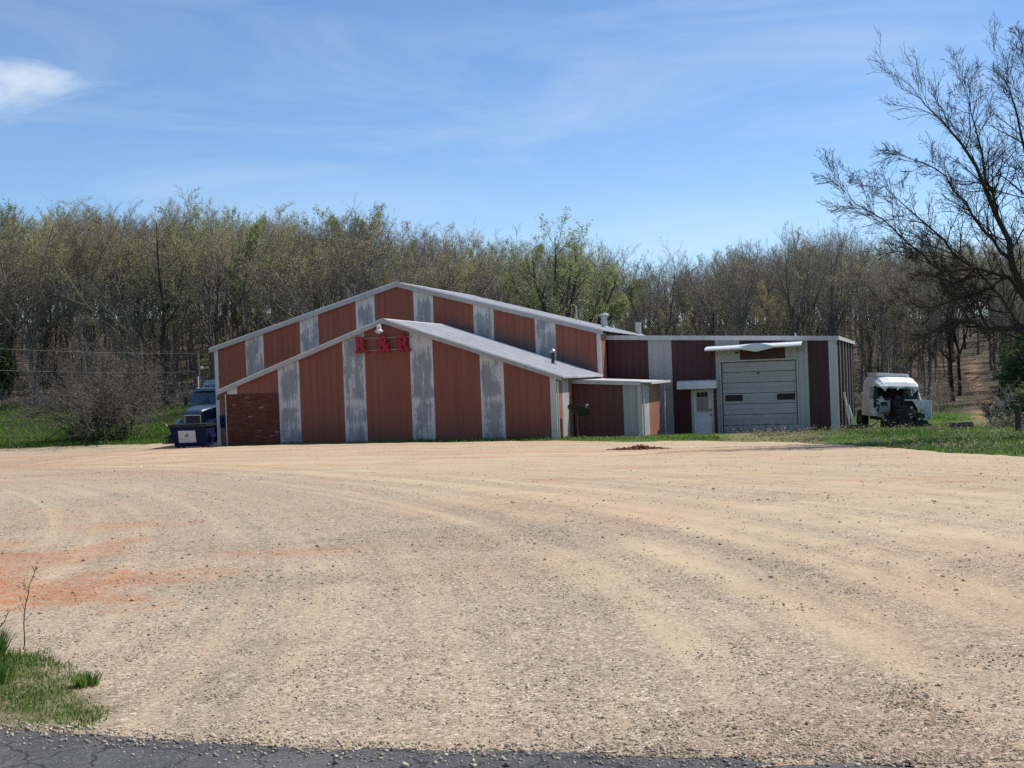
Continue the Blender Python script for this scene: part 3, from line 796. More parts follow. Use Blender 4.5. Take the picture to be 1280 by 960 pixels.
# eaves gutter and downpipes
MB().box(12.44, 12.55, -.1, 8.2, 2.33, 2.43).build('gutter', M['trim'], rf1, .01)
MB().tube([(12.33, .05, 2.36), (12.30, -.07, 2.2), (12.30, -.07, -.3)], .035).build('downpipe', M['trim'], bld)
MB().tube([(-2.46, -.10, 2.2), (-2.46, -.10, -.3)], .026).build('downpipe', M['trim'], bld)
# right-hand wall of the wing, lit by the sun
TS = lambda u, n, v: (12.205 - n, u, v)
side_wall = MB().box(12.16, 12.20, .04, 8.3, -.7, 2.25).build('side_wall', M['dark_core'], bld)
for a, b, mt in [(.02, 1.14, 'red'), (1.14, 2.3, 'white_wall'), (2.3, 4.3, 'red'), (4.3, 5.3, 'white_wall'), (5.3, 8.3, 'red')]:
    panel({'red': 'red_panel', 'white_wall': 'white_panel'}[mt], side_wall, M[{'red': 'red_faded_lit', 'white_wall': 'trim'}[mt]], a + .003, b - .003, -.5, 2.30, TS)  # lightened red and white sheets carry the sunlight of this wall
# brown canopy over the side entrance at the far corner
prof = [(-.64, 1.98), (-.62, 2.14), (-.52, 2.27), (-.34, 2.335), (0, 2.36), (0, 1.95)]
MB().prism([(x - 2.44, z - .04) for x, z in prof], .25, 1.9).build('side_canopy', M['brown'], bld)

# --- hall behind, taller gable
UA, UZ = 2.515, 7.25
SLU = (7.25 - 4.49) / 10.0
roofU = lambda u: UZ - SLU * abs(u - UA)
TU = lambda u, n, v: (u, 8.38 + n, v)
m = MB().prism([(-7.44, -1.2), (12.42, -1.2), (12.42, roofU(12.42) - .12), (UA, UZ - .13), (-7.44, roofU(-7.44) - .12)], 8.41, 21.2)
hall_wall = m.build('hall_wall', M['dark_core'], bld)
us = [(-5.74 + 3.014 * k, -5.74 + 3.014 * k + 1.005) for k in range(6)]
for a, b in us: panel('peeled_white_panel', hall_wall, M['peel'], a + .004, b - .004, -.9, lambda u: roofU(u) - .06, TU, brk=(UA,))
prev = -7.26
for a, b in us + [(12.28, 12.5)]:
    mid = (prev + a) / 2
    for p0, p1 in ((prev, mid), (mid, a)): panel('red_panel', hall_wall, M['red_stain'], p0 + .004, p1 - .004, -.9, lambda u: roofU(u) - .06, TU, brk=(UA,))
    prev = b
board('corner_trim', hall_wall, M['trim'], -7.47, -7.262, 8.34, 8.40, -.9, roofU(-7.47) - .08)
board('corner_trim', hall_wall, M['trim'], 12.285, 12.47, 8.34, 8.40, -.9, roofU(12.4) - .08)
rf2 = gable_roof(bld, 'hall_roof', -7.68, roofU(-7.68), UA, UZ, 12.62, roofU(12.62), 8.22, 21.3, .20)
panel('red_panel', hall_wall, M['red_faded_lit'], 8.42, 9.84, -.9, roofU(12.5) - .1, lambda u, n, v: (12.43 - n, u, v))  # lightened red again for the sunlit strip
panel('red_panel', hall_wall, M['red'], 8.42, 21.1, -.9, roofU(12.5) - .1, lambda u, n, v: (-7.45 + n, u, v))
# dark box on the wall between trim and brick corner
wb = board('meter_box', hall_wall, M['bluedark'], -7.22, -6.86, 8.18, 8.355, .46, 1.06, bevel=.015)
board('box_lid', wb, M['black'], -7.235, -6.845, 8.165, 8.20, 1.0, 1.075)

# --- lean-to shed on the right of the wing
TH = lambda u, n, v: (u, 3.0 + n, v)
topH = lambda u: 2.18 - .062 * (u - 12.35)
m = MB().prism([(12.26, -.9), (15.17, -.9), (15.17, topH(15.17) - .02), (12.26, topH(12.26) - .02)], 3.03, 8.2)
shed_wall = m.build('shed_wall', M['dark_core'], bld)
panel('brown_red_panel', shed_wall, M['shed_red'], 12.27, 14.39, -.7, topH, TH)
panel('white_panel', shed_wall, M['white_wall'], 14.40, 15.0, -.7, topH, TH)
board('corner_trim', shed_wall, M['trim'], 15.005, 15.195, 2.955, 3.02, -.7, topH(15.1))
TSS = lambda u, n, v: (15.18 - n, u, v)
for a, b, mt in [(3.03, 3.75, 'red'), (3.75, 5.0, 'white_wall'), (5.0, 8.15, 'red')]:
    panel({'red': 'red_panel', 'white_wall': 'white_panel'}[mt], shed_wall, M[{'red': 'red_faded_lit', 'white_wall': 'trim'}[mt]], a + .003, b - .003, -.9, 1.97, TSS)  # sunny side of the shed: sunlight painted in as paler sheets
m = MB().prism([(12.24, topH(12.24) + .02), (15.62, topH(15.62) + .02), (15.62, topH(15.62) + .07), (12.24, topH(12.24) + .07)], 2.86, 8.5)
shed_roof = m.build('shed_roof', M['roof'], bld)
MB().prism([(12.23, topH(12.23) - .09), (15.2, topH(15.2) - .09), (15.2, topH(15.2) + .085), (12.23, topH(12.23) + .085)], 2.83, 2.857).build('fascia', M['trim'], shed_roof)
MB().box(15.6, 15.66, 2.86, 8.5, topH(15.6) - .02, topH(15.6) + .085).build('edge_trim', M['trim'], shed_roof)
MB().tube([(15.28, 2.93, topH(15.2)), (15.28, 2.93, -.5)], .032).build('downpipe', M['trim'], bld)
MB().tube([(15.40, 8.1, 1.9), (15.40, 8.1, -.7)], .04).build('post', M['trim'], bld)

# --- garage end
EX = .04; gc, gs = math.cos(EX), math.sin(EX)
TG = lambda u, n, v: (12.5 + u * gc + n * gs, 9.9 - u * gs + n * gc, v)
topG = lambda u: 4.27 - .0473 * u
W, GL = 10.57, 17.0
def wallpoly(poly, y0, y1): return MB().prism(poly, y0, y1, TG)
# wall core with a real opening for the roller door and the side door
garage_wall = MB()
for (a, b, z0, z1) in [(0, 3.93, -1.2, None), (3.93, 4.96, 1.56, None), (4.96, 5.36, -1.2, None), (5.36, 8.8, 2.80, None), (8.8, W - .03, -1.2, None)]:
    garage_wall.prism([(a, z0), (b, z0), (b, topG(b) - .12), (a, topG(a) - .12)], .03, .20, TG)
garage_wall.prism([(W - .2, -1.2), (W - .03, -1.2), (W - .03, topG(W) - .12), (W - .2, topG(W) - .12)], .205, GL, TG)
garage_wall.prism([(0, -1.2), (W - .2, -1.2), (W - .2, topG(W) - .12), (0, topG(0) - .12)], GL - .2, GL, TG)
garage_wall = garage_wall.build('garage_wall', M['dark_core'], bld)
tg = lambda u: topG(u) - .1
panel('maroon_panel', garage_wall, M['maroon'], .0, 1.945, -.9, tg, TG)
panel('white_panel', garage_wall, M['white_wall'], 1.953, 3.066, -.9, tg, TG)
panel('maroon_panel', garage_wall, M['maroon'], 3.074, 3.915, -.9, tg, TG)
panel('maroon_panel', garage_wall, M['maroon'], 3.92, 4.975, 1.60, tg, TG)
panel('maroon_panel', garage_wall, M['maroon'], 4.98, 5.106, -.9, tg, TG)
panel('white_panel', garage_wall, M['white_wall'], 5.114, 5.33, -.9, tg, TG)
panel('white_panel', garage_wall, M['white_wall'], 5.335, 6.25, 2.84, tg, TG)
panel('maroon_panel', garage_wall, M['maroon'], 6.258, 8.306, 2.86, tg, TG)
panel('white_panel', garage_wall, M['white_wall'], 8.314, 8.83, 2.84, tg, TG)
panel('white_panel', garage_wall, M['white_wall'], 8.835, 9.32, -.9, tg, TG)
panel('maroon_panel', garage_wall, M['maroon'], 9.328, 10.245, -.9, tg, TG)
board('corner_trim', garage_wall, M['trim'], 10.25, W + .03, -.04, .02, -.9, topG(W) - .1, TG)
TGS = lambda u, n, v: TG(W - .02 - n, u, v)
u = .03; k = 0
while u < GL - .1:
    w = 1.0 if k % 2 == 0 else 1.95
    e = min(u + w, GL)
    panel('white_panel' if k % 2 == 0 else 'maroon_panel', garage_wall, M['white_wall' if k % 2 == 0 else 'maroon'], u + .004, e - .004, -1.0, topG(W) - .1, TGS, rib=.305, depth=.04)
    u = e; k += 1
garage_roof = wallpoly([(-.05, topG(-.05) - .05), (W + .12, topG(W + .12) - .05), (W + .12, topG(W + .12)), (-.05, topG(-.05))], -.10, GL + .1).build('garage_roof', M['roof'], bld)
wallpoly([(-.04, topG(-.04) - .20), (W + .13, topG(W + .13) - .20), (W + .13, topG(W + .13) + .012), (-.04, topG(-.04) + .012)], -.135, -.105).build('fascia', M['trim'], garage_roof)
MB().box(W + .125, W + .155, -.13, GL + .1, topG(W) - .16, topG(W) + .015, TG).build('edge_trim', M['trim'], garage_roof)
# sectional overhead door
gd = MB()
gd.box(5.30, 5.36, -.06, .10, -.75, 2.86, TG); gd.box(8.80, 8.86, -.06, .10, -.75, 2.86, TG); gd.box(5.36, 8.80, -.06, .10, 2.79, 2.86, TG)
gdoor = gd.build('garage_door', M['trim'], bld)
g = G('garage_door_paint'); c = g.co(); z = g.sep(c)[2]
n1 = g.noise(g.mapp(c, (1, 1, 2.5)), 1.3, 5, .6); n2 = g.noise(g.mapp(c, (5, 5, .8)), 1.5, 5, .65)
col = g.mix(g.rng(n1, .35, .65), (.46, .445, .43), (.39, .375, .365))
col = g.mix(g.math('MULTIPLY', g.rng(z, .25, -.55), g.rng(n2, .42, .62)), col, (.17, .19, .15))
col = g.mix(g.math('MULTIPLY', g.objrand(), .22), col, (.35, .335, .325))
M['gdoor'] = g.out(col, .55, 0, .3)
MB().box(5.362, 8.798, .078, .10, -.66, 2.79, TG).build('door_seal', M['black'], gdoor)
for a, b, z0, z1 in ((5.361, 5.395, -.66, 2.79), (8.765, 8.799, -.66, 2.79), (5.395, 8.765, 2.75, 2.789)): MB().box(a, b, -.02, .03, z0, z1, TG).build('jamb_shade_strip', M['black'], gdoor)  # black strips draw the jamb shade round the door
nsec = 7; hh = (2.79 + .66) / nsec
for i in range(nsec):
    z0 = -.66 + i * hh + .006; z1 = z0 + hh - .012; zm = (z0 + z1) / 2
    m = MB()
    prof = [(.075, z0), (.04, z0 + .012), (.035, zm - .022), (.052, zm - .012), (.052, zm + .012), (.035, zm + .022), (.04, z1 - .012), (.075, z1)]
    a, b = 5.362, 8.798
    V = [TG(a, y, z) for y, z in prof] + [TG(b, y, z) for y, z in prof]
    n = len(prof); m.add(V, [(k, k + 1, k + 1 + n, k + n) for k in range(n - 1)] + [(0, n, 2 * n - 1, n - 1), tuple(range(n)), tuple(range(n, 2 * n))])
    sec = m.build('door_section', M['gdoor'], gdoor)
for a, b in ((5.5, 6.31), (7.87, 8.7)):
    MB().box(a - .03, b + .03, .018, .045, .925, 1.285, TG).build('window_frame', M['trim'], gdoor)
    MB().box(a, b, .010, .05, .955, 1.255, TG).build('window_pane', M['glass'], gdoor)
MB().box(7.0, 7.12, .0, .04, 2.2, 2.26, TG).build('door_handle', M['greydark'], gdoor)
# side door with half glazing
fr = MB(); fr.box(3.92, 4.02, -.05, .08, -.62, 1.58, TG); fr.box(4.87, 4.97, -.05, .08, -.62, 1.58, TG); fr.box(4.02, 4.87, -.05, .08, 1.50, 1.58, TG)
sdoor = fr.build('side_door', M['trim'], bld)
MB().box(4.025, 4.865, .0, .045, -.60, 1.495, TG).build('door_leaf', M['wreckwhite'], sdoor)
MB().box(4.15, 4.74, -.012, .01, .50, 1.45, TG).build('window_frame', M['trim'], sdoor)
MB().box(4.18, 4.71, -.018, .0, .53, 1.16, TG).build('window_blind', M['blind'], sdoor)
for k in range(3): MB().box(4.185 + k * .178, 4.345 + k * .178, -.018, .0, 1.19, 1.42, TG).build('window_pane', M['glass'], sdoor)
for k in range(2): MB().box(4.35 + k * .178, 4.363 + k * .178, -.024, .0, .53, 1.16, TG).build('glazing_bar', M['trim'], sdoor)
for z in (.36, .60): MB().lathe([(.03, 0), (.03, .03), (.042, .05), (.03, .075)], TG(4.80, .0, z), tuple(Vector(TG(0, -1, 0)) - Vector(TG(0, 0, 0))), 10).build('door_knob', M['black'], sdoor)
# rounded canopy over the side door
pr = [(0, 1.99), (-.45, 1.99), (-.62, 1.94), (-.70, 1.84), (-.72, 1.60), (-.70, 1.60), (-.67, 1.82), (-.60, 1.91), (-.44, 1.95), (0, 1.95)]
m = MB(); V = [TG(3.38, y, z) for y, z in pr] + [TG(5.2, y, z) for y, z in pr]; n = len(pr)
m.add(V, [tuple(range(n)), tuple(range(2 * n - 1, n - 1, -1))] + [(k, k + n, (k + 1) % n + n, (k + 1) % n) for k in range(n)])
canopy = m.build('door_canopy', M['wreckwhite'], bld)
for a in (3.385, 5.175): MB().prism([(0, 1.95), (0, 1.62), (-.66, 1.62), (-.66, 1.80), (-.58, 1.90), (-.44, 1.945)], a, a + .02, lambda y, x, z: TG(x, y, z)).build('canopy_end', M['wreckwhite'], canopy)
# awning over the overhead door, pleated up in the middle
aw = MB()
m = MB(); V = []; F = []
us_ = [4.78, 5.6, 6.35, 6.75, 7.12, 7.5, 7.9, 8.5, 9.12]; bulge = [0, 0, .0, .07, .13, .07, 0, 0, 0]
for u, b in zip(us_, bulge):
    zf = 3.36 + .012 * (u - 4.8)
    ring = [(0.0, zf + .22), (-.75, zf + .12 + b * .55), (-1.0, zf + .08 + b), (-1.06, zf + .02), (-1.02, zf - .04 - b * 1.1), (-.98, zf + .02), (-.74, zf + .08 + b * .4), (0.0, zf + .18)]
    V += [TG(u, y, z) for y, z in ring]
n = 8
for i in range(len(us_) - 1):
    for k in range(n): F.append((i * n + k, i * n + (k + 1) % n, (i + 1) * n + (k + 1) % n, (i + 1) * n + k))
F += [tuple(range(n)), tuple(range(len(V) - 1, len(V) - n - 1, -1))]
m.add(V, F); awning = m.build('garage_awning', M['wreckwhite'], bld)
for u in (4.98, 6.15, 8.95): MB().box(u - .02, u + .02, -.9, -.0, 3.16, 3.24, TG).build('awning_bracket', M['rust_steel'], awning)
for u in (4.98, 8.95): MB().box(u - .02, u + .02, -.93, -.87, 3.16, 3.40, TG).build('awning_bracket', M['rust_steel'], awning)
# concrete sill in front of the doors
o = MB().box(3.6, 9.3, -1.9, .0, -.95, -.555, TG).build('door_apron', M['concrete'], bld, .02)
# roof pipes
def vent(name, parent, x, y, z, r, h, cap=True, mat='steel', parts='cap'):
    p = MB().lathe([(r * 2.2, -.12), (r * 1.9, .03), (r, .10), (r, h)], (x, y, z), n=14).build(name, M[mat], parent, smooth=False)
    if cap:
        MB().lathe([(r * .5, h), (r * 1.7, h + .03), (r * 1.75, h + .09), (r * .9, h + .17), (.02, h + .2)], (x, y, z), n=14).build('vent_cap', M['steel'], p)
vent('vent_pipe', rf1, 10.9, 5.2, roofF(10.9), .075, .52, True, 'greydark')
vent('vent_pipe', rf2, 11.2, 16.0, roofU(11.2), .16, .62, True)
vent('vent_pipe', rf2, 9.4, 17.5, roofU(9.4), .045, .85, False)
vent('vent_pipe', rf2, 12.3, 20.2, roofU(12.3) - .05, .17, .75, False)
pb = MB().box(0, 0.02, 0, .02, 0, .02)
vent('vent_pipe', garage_roof, *TG(8.75, .6, 0)[:2], topG(8.75), .03, .16, False, 'lampwhite')

# ------------------------------------------------------------------ letters on the gable
sign = empty('wall_sign', (-10.02, 54.55, 0), -ANG, 'dark red R & R letters on two rails at the top of the front gable', 'sign')
def glyph(ch, x0, x1, z0, z1, serif):
    cu = bpy.data.curves.new('glyph', 'FONT'); cu.body = ch; cu.extrude = .5; cu.offset = .035; cu.resolution_u = 4
    ob = bpy.data.objects.new('glyph', cu); C.objects.link(ob)
    bpy.context.view_layer.update()
    me = bpy.data.meshes.new_from_object(ob.evaluated_get(bpy.context.evaluated_depsgraph_get()))
    C.objects.unlink(ob); bpy.data.objects.remove(ob); bpy.data.curves.remove(cu)
    co = np.zeros(len(me.vertices) * 3, np.float32); me.vertices.foreach_get('co', co); co = co.reshape(-1, 3)
    a, b = co.min(0), co.max(0)
    nx_ = x0 + (co[:, 0] - a[0]) / (b[0] - a[0]) * (x1 - x0); nz = z0 + (co[:, 1] - a[1]) / (b[1] - a[1]) * (z1 - z0)
    ny = -.12 - (co[:, 2] - a[2]) / (b[2] - a[2]) * .10
    out = np.stack([nx_, ny, nz], -1); me.vertices.foreach_set('co', out.ravel().astype(np.float32))
    if serif:
        bm = bmesh.new(); bm.from_mesh(me)
        for (sx0, sx1, sz0, sz1) in serif:
            mm = MB().box(sx0, sx1, -.216, -.122, sz0, sz1); vs = [bm.verts.new(p) for p in mm.v]
            for f in mm.f: bm.faces.new([vs[i] for i in f])
        bm.to_mesh(me); bm.free()
    me.update()
    return me
w = .52
for x0, z0 in ((3.70, 3.70), (5.58, 3.70)):
    me = glyph('R', x0 + .03, x0 + w, z0, z0 + .70, [(x0 - .02, x0 + .24, z0 + .001, z0 + .10), (x0 - .02, x0 + .2, z0 + .60, z0 + .699), (x0 + .36, x0 + .57, z0 + .001, z0 + .09)])
    lo = link('letter', me, M['signred'], sign); setp(lo, 'raised red letter R with slab feet')
me = glyph('&', 4.68, 5.26, 3.68, 4.40, None); setp(link('ampersand', me, M['signred'], sign), 'raised red ampersand')
for z in (3.80, 4.31): MB().box(3.66, 6.16, -.115, -.08, z - .02, z + .02).build('mounting_rail', M['rail'], sign)
for x in (3.9, 4.55, 5.4, 6.0): MB().box(x - .02, x + .02, -.079, -.0, 3.81, 3.85).build('mounting_bracket', M['rail'], sign)

lamp = empty('flood_lamp', (-10.02, 54.55, 0), -ANG, 'small silver dusk lamp above the R & R letters', 'lamp')
MB().tube([(4.87, -.16, 4.88), (4.87, -.36, 4.86), (4.86, -.42, 4.80)], .03, 8).build('arm', M['steel'], lamp)
MB().lathe([(.05, .24), (.10, .20), (.10, .06), (.17, .0), (.175, -.06), (.12, -.07)], (4.86, -.42, 4.60), n=16).build('lamp_shade', M['lampwhite'], lamp)
MB().lathe([(.02, -.14), (.09, -.12), (.11, -.06), (.08, -.0)], (4.86, -.42, 4.60), n=14).build('lamp_glass', M['lampwhite'], lamp)

# satellite dish on a post by the side wall
dish = empty('satellite_dish', (0, 0, 0), 0, 'dark shallow satellite dish on a thin post before the shed', 'satellite dish')
def bl2w(s, d, z=0): ca, sa = math.cos(ANG), math.sin(ANG); return (-10.02 + s * ca + d * sa, 54.55 - s * sa + d * ca, z)
dp = bl2w(12.85, .9); dish.location = (dp[0], dp[1], hz(dp[0], dp[1]))
ax = Vector((.30, .42, .80)).normalized()
MB().tube([(0, 0, -.3), (0, 0, .95)], .03, 8).build('post', M['rust_steel'], dish)
prof = [(.02, 0), (.15, .012), (.29, .05), (.40, .105), (.47, .16), (.475, .17), (.465, .172), (.39, .118), (.28, .062), (.15, .026), (.02, .014)]
MB().lathe(prof, Vector((0.02, 0, 1.02)), ax, 28).build('reflector', M['dishgreen'], dish, smooth=True)
tip = Vector((.02, 0, 1.02)) + ax * .40 + Vector((.28, -.05, -.02))
MB().tube([Vector((.30, -.05, 1.1)), tip], .014, 6).build('feed_arm', M['steel'], dish)
MB().box(tip.x - .07, tip.x + .07, tip.y - .03, tip.y + .03, tip.z - .025, tip.z + .03).build('feed_horn', M['pvc'], dish, .01)

# ------------------------------------------------------------------ vehicles and small things
def loft(rings, close=True):
    m = MB(); n = len(rings[0]); V = [p for r in rings for p in r]; F = []
    for i in range(len(rings) - 1):
        for k in range(n if close else n - 1):
            F.append((i * n + k, i * n + (k + 1) % n, (i + 1) * n + (k + 1) % n, (i + 1) * n + k))
    F += [tuple(range(n - 1, -1, -1)), tuple(range(len(V) - n, len(V)))]
    return m.add(V, F)
def wheel(parent, x, y, z, r, w):
    ty = MB().lathe([(r * .62, -w / 2), (r * .92, -w / 2), (r, -w * .36), (r, w * .36), (r * .92, w / 2), (r * .62, w / 2)], (x, y, z), (1, 0, 0), 24).build('wheel', M['rubber'], parent)
    MB().lathe([(r * .15, -w * .52), (r * .3, -w * .50), (r * .55, -w * .3), (r * .6, -w * .45), (r * .6, w * .45), (r * .55, w * .3), (r * .3, w * .50), (r * .15, w * .52)], (x, y, z), (1, 0, 0), 18).build('rim', M['chrome'], ty)
    return ty

# blue road tractor parked along the hall
trx, try_ = -16.95, 67.4
truck = empty('road_tractor', (trx, try_, hz(trx, try_) - .02), -.20, 'blue conventional road tractor parked behind the dumpster beside the hall', 'truck')
def sect(w0, w1, z0, z1, y, n=6, r=.22):
    """rounded-top cross-section, width w0 at bottom and w1 at top"""
    pts = [(-w0 / 2, y, z0), (w0 / 2, y, z0)]
    pts += [(w1 / 2, y, z1 - r)] + [(w1 / 2 - r + r * math.cos(a), y, z1 - r + r * math.sin(a)) for a in np.linspace(.35, 1.57, 4)]
    pts += [(-(w1 / 2 - r + r * math.cos(a)), y, z1 - r + r * math.sin(a)) for a in np.linspace(1.57, .35, 4)] + [(-w1 / 2, y, z1 - r)]
    return pts
hood = loft([sect(1.12, 1.0, .75, 1.66, -.02, r=.16), sect(1.2, 1.08, .72, 1.78, .12, r=.18), sect(1.5, 1.34, .72, 1.88, .8, r=.2), sect(1.85, 1.62, .72, 1.98, 1.7, r=.22)]).build('hood', M['truckblue'], truck, smooth=True)
MB().box(-.46, .46, -.06, -.025, .82, 1.5).build('grille_surround', M['chrome'], hood, .02)
gr = MB()
for k in range(9): gr.box(-.40, .40, -.085, -.055, .88 + k * .064, .91 + k * .064)
gr.build('grille', M['truckdark'], hood)
MB().box(-.43, .43, -.066, -.05, .85, 1.47).build('grille_backing', M['truckdark'], hood)
for s in (-1, 1):
    rg = []
    for a in np.linspace(-.15, math.pi + .1, 9):
        yy, zz = .62 - .66 * math.cos(a), .62 + .66 * math.sin(a)
        y2, z2 = .62 - .56 * math.cos(a), .62 + .54 * math.sin(a)
        xi, xo = s * .56, s * 1.16
        rg.append([(xi, yy, zz), (xo - s * .06, yy, zz), (xo, yy * .98 + .012, zz - .06), (xo, y2, z2), (xi, y2, z2)])
    loft(rg).build('fender', M['truckblue'], truck)
    hl = MB().hexa([(s * .62, -.05, .86), (s * 1.08, .06, .86), (s * 1.08, .26, .86), (s * .62, .2, .86), (s * .64, .0, 1.06), (s * 1.04, .12, 1.05), (s * 1.04, .3, 1.05), (s * .64, .24, 1.06)]).build('headlight', M['chrome'], truck, .02)
    wheel(truck, s * 1.0, .64, .50, .50, .28); wheel(truck, s * .98, 5.2, .50, .50, .5); wheel(truck, s * .98, 6.5, .50, .50, .5)
    MB().tube([(s * 1.08, 3.15, 1.0), (s * 1.08, 3.15, 3.55)], .065, 10).build('exhaust_stack', M['chrome'], truck)
    mr = MB().box(s * 1.18, s * 1.36, 1.75, 1.85, 2.0, 2.42).build('mirror', M['truckdark'], truck, .02)
    MB().tube([(s * .98, 1.9, 2.4), (s * 1.25, 1.82, 2.4)], .015, 6).build('mirror_arm', M['black'], mr)
    MB().lathe([(.30, 0), (.31, .03), (.31, 1.1), (.30, 1.13)], (s * .95, 2.0, .62), (0, 1, 0), 16).build('fuel_tank', M['chrome'], truck)
MB().box(-1.2, 1.2, -.22, -.05, .36, .74).build('bumper', M['truckdark'], truck, .03)
cab = loft([sect(2.05, 1.95, .75, 2.1, 1.66, r=.1), sect(2.1, 1.98, .75, 2.62, 2.0, r=.14), sect(2.14, 2.0, .75, 2.88, 2.35, r=.18), sect(2.16, 2.04, .75, 2.93, 3.1, r=.2)]).build('cab', M['truckblue'], truck)
for s in (-1, 1):
    MB().hexa([(s * .04, 1.60, 2.05), (s * .93, 1.66, 2.02), (s * .93, 1.72, 2.02), (s * .04, 1.68, 2.05), (s * .04, 2.12, 2.76), (s * .86, 2.18, 2.72), (s * .86, 2.24, 2.72), (s * .04, 2.2, 2.76)]).build('windscreen_pane', M['wglass'], cab)
    MB().box(s * 1.03 - .02, s * 1.03 + .02, 2.25, 2.95, 1.95, 2.62).build('side_window', M['wglass'], cab)
MB().box(-.95, .95, 1.95, 2.2, 2.78, 2.86).build('sun_visor', M['truckblue'], cab, .02)
for x in (-.8, -.4, 0, .4, .8): MB().lathe([(.05, 0), (.045, .06), (.01, .08)], (x, 2.35, 2.88), n=8).build('marker_lamp', M['chrome'], cab)
loft([sect(2.16, 2.0, .8, 3.05, 3.12, r=.25), sect(2.2, 2.02, .8, 3.34, 3.5, r=.3), sect(2.2, 2.02, .8, 3.36, 4.5, r=.3)]).build('sleeper', M['truckblue'], truck)
MB().box(-.45, .45, .3, 7.2, .62, .78).build('chassis', M['greydark'], truck)

# waste container
dx, dy = -15.35, 60.8
dump = empty('dumpster', (dx, dy, hz(dx, dy) - .01), -.10, 'navy blue dumpster with a white placard standing by the brick corner', 'dumpster')
def hx(x0, x1, y0, y1, z0, X0, X1, Y0_, Y1, z1): return [(x0, y0, z0), (x1, y0, z0), (x1, y1, z0), (x0, y1, z0), (X0, Y0_, z1), (X1, Y0_, z1), (X1, Y1, z1), (X0, Y1, z1)]
MB().hexa(hx(-.72, .82, -.42, .55, .14, -.92, .92, -.62, .62, 1.12)).build('body', M['bluedark'], dump, .015)
rim = MB(); rim.box(-.96, .96, -.67, -.60, 1.08, 1.16); rim.box(-.96, .96, .60, .67, 1.08, 1.2); rim.box(-.97, -.90, -.6, .6, 1.08, 1.17); rim.box(.90, .97, -.6, .6, 1.08, 1.17)
rim.build('rim', M['greydark'], dump)
for a, b in ((-.92, -.01), (.01, .92)): MB().hexa(hx(a, b, -.64, .62, 1.165, a, b, -.64, .62, 1.20)).build('lid', M['black'], dump, .008)
for s in (-1, 1):
    MB().box(s * .86, s * 1.03, -.35, .35, .55, .72).build('fork_pocket', M['bluedark'], dump)
    for y in (-.28, .4): MB().box(s * .6 - .05, s * .6 + .05, y - .06, y + .06, .0, .145).build('foot', M['greydark'], dump)
MB().tube([(-.98, -.62, 1.15), (-1.05, -.66, 1.24)], .02, 6).build('lid_hook', M['pvc'], dump)
# placard lies on the sloping front
def onfront(x, z, o): t = (z - .14) / .98; return (x, -.42 - .20 * t - o, z)
def plate(name, mat, par, x0, x1, z0, z1, o):
    m = MB(); m.hexa([onfront(x0, z0, o), onfront(x1, z0, o), onfront(x1, z0, o - .006), onfront(x0, z0, o - .006), onfront(x0, z1, o), onfront(x1, z1, o), onfront(x1, z1, o - .006), onfront(x0, z1, o - .006)])
    return m.build(name, mat, par)
pc = plate('placard', M['paper'], dump, -.50, .34, .33, .90, .012)
m = MB(); c0 = (-.10, .70); h_ = .11
for (x, z, r0) in [(0, 0, h_)]:
    pts = [(c0[0] - r0, c0[1]), (c0[0], c0[1] - r0), (c0[0] + r0, c0[1]), (c0[0], c0[1] + r0)]
    inn = [(c0[0] - r0 * .45, c0[1]), (c0[0], c0[1] - r0 * .45), (c0[0] + r0 * .45, c0[1]), (c0[0], c0[1] + r0 * .45)]
    V = [onfront(a, b, .017) for a, b in pts] + [onfront(a, b, .017) for a, b in inn]
    m.add(V, [(0, 1, 5, 4), (1, 2, 6, 5), (2, 3, 7, 6)])
m.build('emblem', M['ink'], pc)

# stripped lorry cab
wx, wy = 17.72, 58.6
wreck = empty('wrecked_truck_cab', (wx, wy, hz(wx, wy) - .02), .07, 'wrecked white truck cab with its front torn off, sitting in the grass', 'truck')
wreck.rotation_euler = (0, math.radians(3.2), .07)
wreck.scale = (.96, 1.0, 1.0)
def csec(z, w, y0, y1): return [(-w / 2, y0, z), (w / 2, y0, z), (w / 2, y1, z), (-w / 2, y1, z)]
# side walls with door openings
for s in (-1, 1):
    m = MB(); x = s * 1.09; xi = s * 1.03
    m.hexa([(x, .10, .62), (xi, .10, .62), (xi, 2.0, .62), (x, 2.0, .62), (x, .0, 1.42), (xi, .0, 1.42), (xi, 2.0, 1.42), (x, 2.0, 1.42)] if s < 0 else [(x, 1.0, .62), (xi, 1.0, .62), (xi, 2.0, .62), (x, 2.0, .62), (x, 1.0, 1.42), (xi, 1.0, 1.42), (xi, 2.0, 1.42), (x, 2.0, 1.42)])
    m.hexa([(x, 1.05, 1.42), (xi, 1.05, 1.42), (xi, 2.0, 1.42), (x, 2.0, 1.42), (x * .95, 1.05, 2.0), (xi * .95, 1.05, 2.0), (xi * .95, 2.0, 2.0), (x * .95, 2.0, 2.0)])
    m.build('side_panel', M['wreckwhite'], wreck, .012)
    MB().hexa([(x, -.02, 1.40), (xi, -.02, 1.40), (xi, .08, 1.40), (x, .08, 1.40), (x * .93, .28, 2.02), (xi * .93, .28, 2.02), (xi * .93, .38, 2.02), (x * .93, .38, 2.02)]).build('pillar', M['wreckwhite'] if s > 0 else M['greydark'], wreck)
dl = MB().box(-1.115, -1.095, .16, .98, .70, 1.40).build('door_skin', M['wreckwhite'], wreck, .006)
for z in (.92, 1.12, 1.30): MB().box(-1.10, -1.03, -.06, .04, z - .04, z + .05).build('door_hinge', M['black'], dl)
